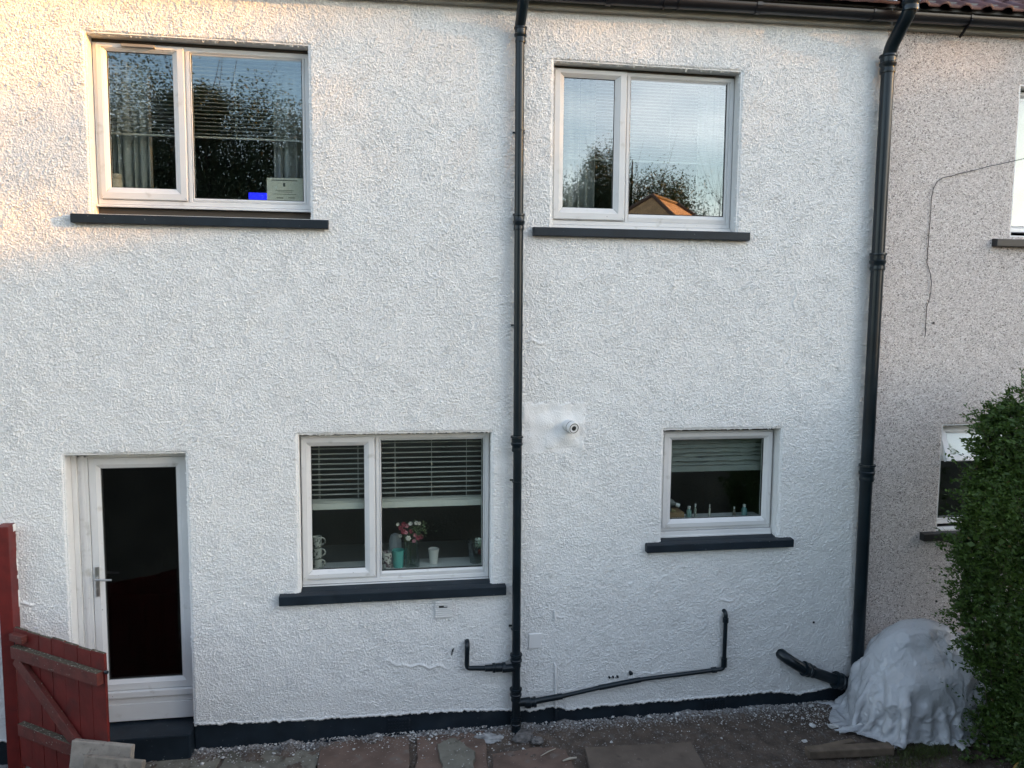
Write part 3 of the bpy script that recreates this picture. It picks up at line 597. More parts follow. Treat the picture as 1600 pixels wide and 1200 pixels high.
def curtain(x0, x1, z0, z1, y, label, folds, grp='pale curtains', mt='curtain'):
    m = MB(); n = 60; vs = []
    for z in (z0, (z0+z1)/2, z1):
        for k in range(n+1):
            u = k/n; vs.append((x0+(x1-x0)*u+.01*math.sin(u*17), y+.028*math.sin(u*folds*2*math.pi+.6*math.sin(u*9)), z))
    fs = [(r*(n+1)+k,r*(n+1)+k+1,(r+1)*(n+1)+k+1,(r+1)*(n+1)+k) for r in range(2) for k in range(n)]
    m.add(vs, fs); o = m.build('curtain', M[mt], smooth=True); md = o.modifiers.new('s', 'SOLIDIFY'); md.thickness = .003
    tag(o, label, 'curtain', grp); return o
curtain(-2.16,-1.86,4.3,5.6,.34,'pale curtain behind the narrow casement of the upper window with the blue light',5)
curtain(-.93,-.60,4.3,5.6,.34,'pale curtain above the white card in the upper window',5)
curtain(1.40,1.78,4.2,5.6,.34,'pale curtain on the casement side of the upper window between the drainpipes',5)
curtain(2.70,3.05,4.2,5.6,.34,'pale curtain at the right side of the upper window between the drainpipes',4)
jar = MB(); jar.lathe((-2.13,.28,4.40), (0,0,1), [(0,.05),(.02,.058),(.20,.055),(.22,.045),(.23,.05),(.26,.05),(.262,.02)], 20)
tag(jar.build('jar', mat('pale_ceramic', (.45,.42,.36), .5), smooth=True), 'tall pale lidded jar beside the curtain in the upper window', 'jar')
# card
cdm = MB(); cdm.obox((-.826,.172,4.567), (.140,0,.002), (0,.0015,0), (0,.008,.092), 0)
for (a_, b_4, z_, h_) in ((-.93,-.73,4.640,.003),(-.90,-.76,4.560,.0015),(-.88,-.77,4.548,.0015),(-.92,-.74,4.530,.0015),(-.89,-.84,4.500,.003),(-.80,-.75,4.503,.002)):
    cdm.obox(((a_+b_4)/2,.1695+(z_-4.567)*.087,z_), ((b_4-a_)/2,0,0), (0,.0006,0), (0,0,h_), 1)
cdm.obox((-.832,.1725,4.605), (.008,0,0), (0,.0006,0), (0,0,.014), 1)
M['card'] = mat('white_card', (.62,.60,.52), .7); M['ink'] = mat('ink', (.08,.08,.08), .6)
tag(cdm.build('certificate', [M['card'], M['ink']]), 'white printed card propped behind the upper window pane', 'card')
bl = MB(); bl.box(-1.13,-.98,.30,.34,4.44,4.555); tag(bl.build('blue_light', mat('blue_screen', (.02,.02,.3), .4, emit=((.01,.015,1.0), .55)), bevel=.004), 'small glowing deep blue light on the upper window ledge', 'light')
# window boards
for (a_, b_4, z_, y1_) in ((-.72,.81,1.385,.50),(2.36,3.40,1.735,.42),(-2.19,-.63,4.43,.40),(1.34,2.91,4.38,.40)):
    m = MB(); m.box(a_, b_4, .182, y1_, z_-.03, z_); m.build('window_board', M['upvc_new'], house, bevel=.003)
m = MB(); m.box(-1.3,1.9,.9,1.5,1.20,1.24); m.box(-1.3,1.9,.92,1.48,.3,1.199); tag(m.build('kitchen_counter', mat('grey_worktop', (.30,.31,.32), .4), bevel=.004), 'grey kitchen worktop inside the lower window', 'worktop')
# mugs
M['mug'] = mat('white_mug_china', (.50,.50,.47), .3, spots=[(34,.56,.60,(.12,.12,.12))])
for i in range(3):
    e = empty('mug', (-.635,.33,1.386+i*.098), ['patterned white mug at the bottom of the stack of three','patterned white mug in the middle of the stack of three','plain topmost white mug of the stack of three'][i], 'mug', 'stacked mugs')
    m = MB(); m.lathe((-.635,.33,1.386+i*.098), (0,0,1), [(0,.030),(.006,.036),(.092,.040),(.0925,.036),(.02,.032),(.018,.002)], 24); m.build('body', M['mug'], e, smooth=True)
    m = MB(); m.tube([(-.635+.038+.030*math.sin(t_), .33, 1.386+i*.098+.05+.030*math.cos(t_)) for t_ in [math.pi*k/8 for k in range(9)]], .006, 8); m.build('handle', M['mug'], e, smooth=True)
def lathething(name, loc, prof, mt, label, cat, n=28):
    m = MB(); m.lathe(loc, (0,0,1), prof, n, cap=False); o = m.build(name, mt, smooth=True); tag(o, label, cat); return o
lathething('patterned_cup', (-.045,.27,1.386), [(0,.0),(0,.036),(.10,.043),(.145,.044),(.146,.041),(.01,.033)], mat('dark_patterned_china', (.55,.54,.52), .35, spots=[(40,.5,.56,(.10,.06,.08))]), 'tall white cup with a dark pattern beside the turquoise beaker', 'cup')
lathething('beaker', (.055,.30,1.386), [(0,.0),(0,.044),(.15,.055),(.152,.052),(.01,.04)], mat('turquoise_plastic', (.10,.38,.35), .4), 'turquoise beaker beside the glass vase', 'beaker')
lathething('tub', (.365,.36,1.386), [(0,.0),(0,.034),(.115,.046),(.13,.050),(.131,.046),(.01,.032)], mat('cream_tub', (.62,.60,.58), .4), 'small cream tub standing right of the glass vase', 'tub')
v = lathething('vase', (.175,.29,1.386), [(0,.0),(0,.062),(.004,.066),(.17,.062),(.20,.055),(.23,.060),(.229,.057),(.2,.051),(.17,.058),(.01,.060)], M['vglass'], 'clear glass vase holding pink and white flowers', 'vase')
lathething('glass_jar', (.74,.33,1.386), [(0,.0),(0,.050),(.004,.055),(.05,.06),(.13,.075),(.20,.09),(.198,.086),(.13,.07),(.01,.05)], M['vglass'], 'wide clear glass bowl in the right corner of the kitchen window', 'bowl')
m = MB()
for k in range(7):
    a_ = k*.9; m.lathe((.80+.025*math.cos(a_),.33+.02*math.sin(a_),1.44+.012*k), (0,0,1), [(-.02,.004),(-.012,.02),(0,.024),(.012,.02),(.02,.004)], 10)
tag(m.build('red_ornament', mat('bright_red', (.42,.02,.02), .5), smooth=True), 'red ornament inside the wide glass bowl', 'ornament')
# bag behind beaker
m = MB(); m.lathe((.03,.42,1.386), (0,0,1), [(0,.05),(.10,.06),(.20,.055),(.25,.04),(.265,.01)], 9); tag(m.build('paper_bag', mat('grey_paper', (.30,.32,.35), .8), smooth=False), 'crumpled grey bag behind the turquoise beaker', 'bag')
# bouquet
bq = empty('bouquet', (.17,.29,1.40), 'pink and white flowers with green leaves in the kitchen window', 'flowers')
M['pink'] = mat('pink_petals', (.62,.26,.32), .6, noise=(60,.2)); M['dpink'] = mat('deep_pink_petals', (.32,.06,.09), .6, noise=(60,.3)); M['wpet'] = mat('white_petals', (.66,.62,.58), .6, noise=(60,.15)); M['fgreen'] = mat('flower_leaves', (.10,.14,.06), .6, noise=(40,.3))
rf = random.Random(5)
fl_pts = [(.075,1.735,'dpink'),(.105,1.765,'dpink'),(.13,1.75,'pink'),(.16,1.775,'wpet'),(.21,1.785,'wpet'),(.235,1.77,'wpet'),(.075,1.665,'wpet'),(.12,1.70,'pink'),(.10,1.71,'dpink'),(.14,1.65,'wpet'),(.20,1.665,'pink'),(.19,1.625,'pink'),(.225,1.655,'dpink'),(.165,1.70,'dpink'),(.05,1.77,'wpet'),(.255,1.65,'dpink')]
for (fx, fz, mt_) in fl_pts:
    m = MB(); c = Vector((fx, .27+rf.uniform(-.03,.03), fz)); rad = rf.uniform(.017,.026); nrm = Vector((rf.uniform(-.6,.6), -1, rf.uniform(-.3,.7))).normalized(); a_ = nrm.orthogonal().normalized(); b_5 = nrm.cross(a_)
    for ringn, (np_, rr_, lift) in enumerate(((6,1.0,.2),(5,.7,.55),(4,.4,.8))):
        for k in range(np_):
            an = 2*math.pi*(k+ringn*.4)/np_; d_ = a_*math.cos(an)+b_5*math.sin(an); t_ = nrm.cross(d_)
            tip = c+d_*rad*rr_+nrm*rad*lift; w_ = rad*.45*rr_+.003
            m.add([c, c+d_*rad*rr_*.6+t_*w_+nrm*rad*lift*.3, tip+nrm*.002, c+d_*rad*rr_*.6-t_*w_+nrm*rad*lift*.3], [(0,1,2,3)])
    m.build('blossom', M[mt_], bq)
m = MB()
for k in range(150):
    c = Vector((rf.gauss(.22,.05), .29+rf.uniform(-.04,.04), rf.gauss(1.71,.04))); d_ = Vector((rf.uniform(-1,1), rf.uniform(-1,.3), rf.uniform(-.4,1))).normalized(); t_ = d_.orthogonal().normalized(); L = rf.uniform(.012,.026)
    m.add([c, c+d_*L*.5+t_*L*.28, c+d_*L, c+d_*L*.5-t_*L*.28], [(0,1,2,3)])
m.build('leaves', M['fgreen'], bq)
m = MB()
for k in range(9):
    m.tube([(.15+rf.uniform(-.03,.05),.29+rf.uniform(-.03,.03),1.395),(.16+rf.uniform(-.07,.09),.28,1.65+rf.uniform(0,.08))], .0022, 5)
m.build('stems', M['fgreen'], bq)
# small window: box of bottles and little bottles
M['dglass'] = mat('dark_bottle_glass', (.05,.06,.06), .15); M['kraft'] = mat('brown_card', (.30,.19,.10), .8)
m = MB(); m.box(2.40,2.64,.24,.42,1.736,1.80); tag(m.build('cardboard_box', M['kraft'], bevel=.003), 'brown cardboard box in the left corner of the small lower window', 'box')
for i, (p, q, lab) in enumerate((((2.40,.30,1.93),(2.60,.24,1.86),'dark bottle with a white cap lying uppermost on the cardboard box'),((2.38,.33,1.86),(2.57,.27,1.80),'dark bottle lying under the white capped one on the cardboard box'))):
    p, q = Vector(p), Vector(q); a_ = (q-p).normalized(); L = (q-p).length
    e = empty('bottle', tuple(p), lab, 'bottle', 'bottles in the small window')
    m = MB(); m.lathe(p, a_, [(0,.03),(.005,.034),(L*.6,.034),(L*.75,.018),(L*.8,.014)], 20); m.build('glass_body', mat('grey_bottle', (.16,.17,.17), .2), e, smooth=True)
    m = MB(); m.lathe(p+a_*L*.8, a_, [(0,.017),(.035,.018),(.036,.01)], 16); m.build('cap', M['upvc_new'] if i == 0 else mat('gold_cap', (.4,.33,.15), .4), e, smooth=True)
for (px, hh, rr_, c_, lab) in ((2.70,.11,.024,(.18,.30,.27),'pale green bottle next to the cardboard box'),(2.76,.13,.012,(.25,.27,.24),'narrow grey bottle beside the pale green bottle'),(2.90,.12,.009,(.5,.48,.42),'slim pale bottle alone in the middle of the small window ledge'),(3.24,.11,.026,(.12,.24,.25),'teal bottle at the right end of the small window ledge'),(3.14,.09,.014,(.12,.10,.09),'little dark bottle left of the teal bottle')):
    e = empty('bottle', (px,.28,1.736), lab, 'bottle', 'bottles in the small window')
    m = MB(); m.lathe((px,.28,1.736), (0,0,1), [(0,rr_),(hh*.6,rr_),(hh*.75,rr_*.5),(hh*.82,rr_*.45)], 16); m.build('body', mat('bottle_plastic', c_, .35), e, smooth=True)
    m = MB(); m.lathe((px,.28,1.736+hh*.8), (0,0,1), [(0,rr_*.55),(hh*.2,rr_*.55)], 12); m.build('cap', M['plastic_w'], e, smooth=True)
# neighbour blind
m = MB(); m.box(5.62,6.95,.20,.205,4.40,5.64)
tag(m.build('roller_blind', mat('cream_roller_blind', (.36,.38,.31), .8)), 'cream roller blind closed behind the upper window next door', 'blind')

# ------------------------------------------------------------------ ground
gs = mat('trodden_soil', (.082,.060,.046), .95, noise=(7,.35), bump=(45,.9,.012), spots=[(16,.55,.68,(.10,.085,.075)),(55,.62,.66,(.24,.22,.21))])
t = gs.node_tree; b = t.nodes['Principled BSDF']
# pale harling dust that fell along the foot of the wall
src = b.inputs['Base Color'].links[0].from_socket
ge = t.nodes.new('ShaderNodeNewGeometry'); sp = t.nodes.new('ShaderNodeSeparateXYZ'); t.links.new(ge.outputs['Position'], sp.inputs[0])
mr = t.nodes.new('ShaderNodeMapRange'); mr.inputs['From Min'].default_value = -.38; mr.inputs['From Max'].default_value = -.02; mr.inputs['To Min'].default_value = -.25; mr.inputs['To Max'].default_value = .22
t.links.new(sp.outputs['Y'], mr.inputs['Value'])
n = t.nodes.new('ShaderNodeTexNoise'); n.inputs['Scale'].default_value = 48; n.inputs['Detail'].default_value = 6; n.inputs['Roughness'].default_value = .7; t.links.new(ge.outputs['Position'], n.inputs['Vector'])
ad = t.nodes.new('ShaderNodeMath'); t.links.new(mr.outputs[0], ad.inputs[0]); t.links.new(n.outputs['Fac'], ad.inputs[1])
rp = t.nodes.new('ShaderNodeValToRGB'); rp.color_ramp.elements[0].position = .60; rp.color_ramp.elements[1].position = .76; t.links.new(ad.outputs[0], rp.inputs[0])
x = t.nodes.new('ShaderNodeMix'); x.data_type = 'RGBA'; t.links.new(rp.outputs[0], x.inputs['Factor']); t.links.new(src, x.inputs['A']); x.inputs['B'].default_value = (.27,.268,.27,1); t.links.new(x.outputs['Result'], b.inputs['Base Color'])
lawn = mat('garden_grass', (.085,.083,.060), .95, noise=(2,.4), bump=(30,.8,.03))
def gh(X, Y):
    bank = ss(2.6, 5.2, -Y)*2.0
    return bank
xs = np.arange(-5, 9.01, .022); ys = np.arange(-2.2, .1, .022); X, Y = np.meshgrid(xs, ys, indexing='ij')
n1 = fnoise(len(xs), len(ys), .022, .05, .2, 91); n2 = fnoise(len(xs), len(ys), .022, .2, 1.2, 92)
Z = .006*n1+.010*n2+gh(X, Y)+.022*ss(-.30, -.05, Y); I = np.arange(X.size).reshape(X.shape)
fastmesh_o = fastmesh('yard_ground', np.stack([X, Y, Z], -1).reshape(-1, 3), np.stack([I[:-1,:-1],I[1:,:-1],I[1:,1:],I[:-1,1:]],-1).reshape(-1, 4), gs); tag(fastmesh_o, kind='structure')
xs = np.array([-800,-200,-60,-20,-10,-5,0,5,9,15,30,60,200,800.]); ys = np.array([-800,-300,-100,-50,-25,-15,-10,-8,-6,-5,-4.6,-4.3,-4,-3.7,-3.4,-3.1,-2.8,-2.5,-2.19,-2.0]); X, Y = np.meshgrid(xs, ys, indexing='ij')
Z = gh(X, Y)-.02*(Y > -2.1); I = np.arange(X.size).reshape(X.shape)
o = fastmesh('garden_ground', np.stack([X, Y, Z], -1).reshape(-1, 3), np.stack([I[:-1,:-1],I[1:,:-1],I[1:,1:],I[:-1,1:]],-1).reshape(-1, 4), lawn); tag(o, kind='structure')
m = MB(); m.add([(-800,-2.3,-.06),(800,-2.3,-.06),(800,800,-.06),(-800,800,-.06)], [(0,1,2,3)]); tag(m.build('ground', lawn), kind='structure')

def poly_slab(name, pts, z0, z1, mt, label, cat, group=None, tilt_=(0,0)):
    bm = bmesh.new(); lo = [bm.verts.new((x, y, z0)) for x, y in pts]; hi = [bm.verts.new((x, y, z1+(x-pts[0][0])*tilt_[0]+(y-pts[0][1])*tilt_[1])) for x, y in pts]
    bm.faces.new(hi); bm.faces.new(lo[::-1]); n = len(pts)
    for i in range(n): bm.faces.new((lo[i], lo[(i+1) % n], hi[(i+1) % n], hi[i]))
    bmesh.ops.recalc_face_normals(bm, faces=bm.faces)
    me = bpy.data.meshes.new(name); bm.to_mesh(me); bm.free(); me.materials.append(mt); o = bpy.data.objects.new(name, me); C.objects.link(o)
    b = o.modifiers.new('b', 'BEVEL'); b.width = .006; b.segments = 2
    tag(o, label, cat, group); return o
def jag(pts, amp=.008, n=6, seed=0):
    rg = random.Random(seed); out = []
    for i in range(len(pts)):
        a, b = pts[i], pts[(i+1) % len(pts)]
        for k in range(n):
            u = k/n; out.append((a[0]+(b[0]-a[0])*u+rg.gauss(0, amp), a[1]+(b[1]-a[1])*u+rg.gauss(0, amp)))
    return out
M['pave_b'] = mat('brown_paving_stone', (.130,.085,.066), .9, noise=(5,.3), bump=(40,.6,.004), spots=[(9,.58,.72,(.14,.115,.10)),(45,.68,.72,(.45,.44,.43))])
M['pave_g'] = mat('grey_green_paving_stone', (.145,.135,.110), .9, noise=(6,.3), bump=(40,.6,.004), spots=[(11,.56,.7,(.07,.06,.045)),(45,.66,.70,(.45,.44,.43))])
M['board'] = mat('dull_brown_board', (.110,.083,.065), .9, noise=(6,.25), bump=(30,.4,.003), spots=[(9,.6,.75,(.05,.038,.03)),(70,.70,.73,(.35,.33,.32))])
G = 'paving stones at the foot of the wall'
poly_slab('paving_stone', jag([(-2.0,-.7),(-1.42,-.62),(-1.36,-.05),(-2.0,-.14)], .006, 5, 1), -.05, .022, M['pave_g'], 'grey green paving stone in front of the doorstep corner', 'paving stone', G)
poly_slab('paving_stone', jag([(-1.38,-.62),(-.62,-.60),(-.58,-.13),(-1.33,-.03)], .008, 6, 2), -.05, .016, M['pave_g'], 'rubble strewn grey paving stone left of the large brown one', 'paving stone', G)
poly_slab('paving_stone', jag([(-.58,-.70),(.13,-.70),(.13,-.035),(-.50,-.05),(-.60,-.18)], .006, 7, 3), -.05, .034, M['pave_b'], 'large brown paving stone splashed with white below the left air brick', 'paving stone', G)
poly_slab('paving_stone', jag([(.16,-.80),(.72,-.80),(.78,-.05),(.20,-.06)], .010, 7, 4), -.05, .022, M['pave_b'], 'cracked brown paving stone left of the middle soil pipe foot', 'paving stone', G, (.0,.01))
poly_slab('paving_stone', jag([(.38,-.6),(.62,-.62),(.66,-.40),(.50,-.17),(.36,-.22)], .008, 5, 5), .0, .045, M['pave_g'], 'broken olive stone piece lying near the middle soil pipe', 'paving stone', G, (.05,.0))
poly_slab('paving_stone', jag([(.74,-.9),(1.42,-.9),(1.40,-.42),(1.22,-.34),(.80,-.40)], .010, 7, 6), -.05, .020, M['pave_b'], 'reddish paving stone in front of the middle soil pipe', 'paving stone', G)
poly_slab('wooden_board', [(1.50,-.95),(2.42,-1.05),(2.46,-.50),(1.56,-.45)], .004, .045, M['board'], 'flat dull brown board lying on the soil right of the middle soil pipe', 'board')
m = MB(); m.obox((3.70,-.81,.045), (.36,-.030,.004), (.004,.045,0), (0,0,.035)); tag(m.build('timber_edging', M['wood'], bevel=.008), 'old timber edging strip on the ground in front of the plastic sheet', 'timber')
m = MB(); m.obox((3.60,-.70,.03), (.22,.03,.006), (-.006,.025,0), (0,0,.014)); tag(m.build('wood_offcut', M['wood'], bevel=.005), 'thin wooden offcut lying behind the timber edging', 'timber')
# rubble: larger pieces one by one
def rock(c, r, mt, label, seed, flat=.6, cat='rubble', grp=None, name='rubble_piece'):
    rg = random.Random(seed); bm = bmesh.new(); bmesh.ops.create_icosphere(bm, subdivisions=3, radius=1)
    ph = [Vector((rg.gauss(0,1), rg.gauss(0,1), rg.gauss(0,1))).normalized() for _ in range(7)]; cut = [rg.uniform(.45,.85) for _ in ph]
    for v_ in bm.verts:
        for p_, c_ in zip(ph, cut):
            d_ = v_.co.dot(p_)
            if d_ > c_: v_.co -= p_*(d_-c_)
        v_.co *= 1+.10*math.sin(v_.co.x*9+seed)*math.sin(v_.co.y*8+seed*2)+rg.gauss(0,.05)
        v_.co = Vector((v_.co.x*r[0], v_.co.y*r[1], v_.co.z*r[2]))+Vector(c)
    me = bpy.data.meshes.new(name); bm.to_mesh(me); bm.free(); me.materials.append(mt); o = bpy.data.objects.new(name, me); C.objects.link(o); tag(o, label, cat, grp); return o
rock((.80,-.16,.02), (.13,.07,.035), mat('limewashed_mortar', (.30,.30,.30), .9, noise=(18,.5)), 'white flat lump of mortar left of the soil pipe foot', 1)
rock((1.09,-.17,.015), (.13,.10,.04), M['cstone'], 'grey broken concrete collar around the soil pipe foot', 2)
rock((1.20,-.27,.02), (.07,.05,.035), M['cstone'], 'dark chunk of concrete right of the soil pipe foot', 3)
rock((3.80,-.42,.03), (.05,.035,.022), M['soilw'], 'pale stone lying left of the plastic sheet corner', 4)
rock((3.62,-.38,.03), (.034,.028,.02), M['soilw'], 'small white stone left of the paler larger stone by the sheet', 5)
rock((3.42,-.60,.03), (.028,.02,.013), M['soilw'], 'small white chip near the middle of the bare soil by the sheet', 6)
# countless chips
def scatter_chips(N, seed):
    rg = np.random.default_rng(seed); n3 = N
    x = rg.uniform(-1.9, 4.3, n3); y = -np.abs(rg.exponential(.12, n3))-.015
    k = n3//2; x[:k] = rg.uniform(-1.6, 4.2, k); y[:k] = -np.abs(rg.exponential(.07, k))-.012
    k2 = n3//6; x[-k2:] = 3.75+rg.normal(0, .22, k2); y[-k2:] = -.18+rg.normal(0, .10, k2)
    y = np.clip(y, -1.2, -.012); r = rg.lognormal(-5.35, .5, n3)
    z = .012+.022*ss(-.30, -.05, y)+r*.4
    on = (x > -.6) & (x < .8); z = z+on*.012
    base = np.array([[1,0,0],[-1,0,0],[0,1,0],[0,-1,0],[0,0,1],[0,0,-1]], float)
    J = 1+rg.normal(0, .25, (n3, 6, 1)); v = base[None]*J*r[:, None, None]; v[:, :, 2] *= .6
    a = rg.uniform(0, 6.28, n3); c_, s_ = np.cos(a)[:, None], np.sin(a)[:, None]; vx = v[..., 0]*c_-v[..., 1]*s_; vy = v[..., 0]*s_+v[..., 1]*c_
    v = np.stack([vx+x[:, None], vy+y[:, None], v[..., 2]+z[:, None]], -1)
    F = np.array([[0,2,4],[2,1,4],[1,3,4],[3,0,4],[2,0,5],[1,2,5],[3,1,5],[0,3,5]])
    f_ = (F[None]+(np.arange(n3)*6)[:, None, None]).reshape(-1, 3)
    mi = np.repeat((rg.random(n3) < .45).astype(int), 8)
    return fastmesh('harling_chips', v.reshape(-1, 3), f_, [M['soilw'], M['stone']], smooth=False, mi=mi)
tag(scatter_chips(3900, 4), 'fine white and grey chips of harling fallen along the foot of the wall', 'gravel', kind='stuff')
# little sticks
for i, (a_, b_4, lab) in enumerate((((1.18,-.50,.03),(1.32,-.42,.035),'thin pale stick on the soil left of the flat board'),((1.34,-.60,.035),(1.46,-.57,.035),'pale wood splinter beside the corner of the flat board'))):
    m = MB(); a_, b_4 = Vector(a_), Vector(b_4); m.tube([a_, (a_+b_4)/2+Vector((0,.004,.003)), b_4], [.003,.005,.003] if i == 0 else [.006,.010,.007], 7); tag(m.build('stick', mat('pale_stick', (.38,.34,.28), .9)), lab, 'stick')

# ------------------------------------------------------------------ gate, post and leaning slabs
pst = MB(); pst.box(-2.945,-2.853,-.125,-.003,-.05,1.965); 
po = pst.build('gate_post', M['red'], bevel=.005); tag(po, 'dark red wooden post fixed to the white wall at the gate hinge', 'post')
wp = MB()
rgp = random.Random(3)
z_ = 1.05
while z_ < 1.955:
    hh = rgp.uniform(.02,.07); w_ = rgp.uniform(.004,.02)+(.03 if z_ > 1.86 else 0); wp.box(-2.8528,-2.8515,-.004-w_,-.0035,z_,min(z_+hh,1.963)); z_ += hh+rgp.choice((0,0,.05))
wp.build('paint_smear', M['smooth'], po)
gate = empty('garden_gate', (-2.84,-.15,.08), 'open dark red ledged and braced wooden garden gate before the white door', 'gate')
gx = Vector((.84,-.585,0)); GL = gx.length; gx.normalize(); gn = Vector((gx.y, -gx.x, 0))   # gn points to the camera side
if gn.y > 0: gn = -gn
G0 = Vector((-2.835,-.14,0))
def gp(u, v, z): return G0+gx*u+gn*v+Vector((0,0,z))
nb = 7; bw = GL/nb
bd = MB(); gm = MB()
rgb = random.Random(9)
for i in range(nb):
    u0, u1 = i*bw+.002, (i+1)*bw-.002; top = 1.19+rgb.uniform(-.006,.006); c = gp((u0+u1)/2, -.004+rgb.uniform(-.002,.002), (top+.10)/2)
    bd.obox(c, gx*(u1-u0)/2, gn*.010, Vector((0,0,(top-.10)/2)), 0)
    bd.obox(gp((u0+u1)/2, -.004, top+.0015), gx*((u1-u0)/2-.001), gn*.0092, Vector((0,0,.0015)), 1)
bd.build('boards', [M['red'], M['grime']], gate, bevel=.002)
for (za, zb, u0, u1) in ((1.02,1.02,.03,GL-.015),(.42,.42,.07,GL-.05)):
    r_ = MB(); r_.obox(gp((u0+u1)/2, .033, za), gx*(u1-u0)/2, gn*.026, Vector((0,0,.045)), 0); r_.obox(gp((u0+u1)/2, .033, za+.0465), gx*((u1-u0)/2-.002), gn*.025, Vector((0,0,.0015)), 1)
    r_.build('rail', [M['red_rail'], M['grime']], gate, bevel=.004)
r_ = MB(); p0, p1 = gp(.06,.031,.965), gp(GL-.30,.031,.47); dd = p1-p0; r_.obox((p0+p1)/2, dd/2, gn*.021, gn.cross(dd).normalized()*.045, 0); r_.build('brace', [M['red_rail']], gate, bevel=.004)
r_ = MB(); r_.obox(gp(.09,.03,1.135), gx*.075, gn*.025, Vector((0,0,.028))); r_.build('block', [M['red_rail']], gate, bevel=.004)
r_ = MB(); r_.lathe(gp(GL-.005,.0,1.06), gx, [(0,.012),(.02,.014),(.026,.008)], 10); r_.build('latch', M['pipe'], gate, smooth=True)
gate_h = MB(); gate_h.tube([gp(-.005,.0,.96), gp(-.005,.0,1.08)], .008, 8); gate_h.obox(gp(.08,.010,1.02), gx*.09, gn*.002, Vector((0,0,.012))); gate_h.build('hinge', M['pipe'], gate)
def leanslab(tl, tr, h, th, lean, mt, label):
    tl, tr = Vector(tl), Vector(tr); a = (tr-tl).normalized(); nrm = Vector((a.y,-a.x,0)).normalized()
    if nrm.y > 0: nrm = -nrm
    dn = (Vector((0,0,-1))+nrm*lean).normalized(); fr = nrm+Vector((0,0,1))*lean; fr.normalize()
    m = MB(); c = (tl+tr)/2+dn*h/2-fr*th/2*0+fr*th/2; m.obox(c, (tr-tl)/2, fr*th/2, dn*h/2); o = m.build('paving_slab', mt, bevel=.008)
    tag(o, label, 'slab', 'concrete slabs leaning on the gate')
leanslab((-2.24,-.640,.545),(-1.80,-.770,.540),.56,.05,.22,M['slab'],'taller pale concrete slab leaning directly against the red gate')
leanslab((-2.10,-.815,.520),(-1.68,-.940,.515),.54,.045,.25,M['slab2'],'browner stained concrete slab leaning in front of the paler one')

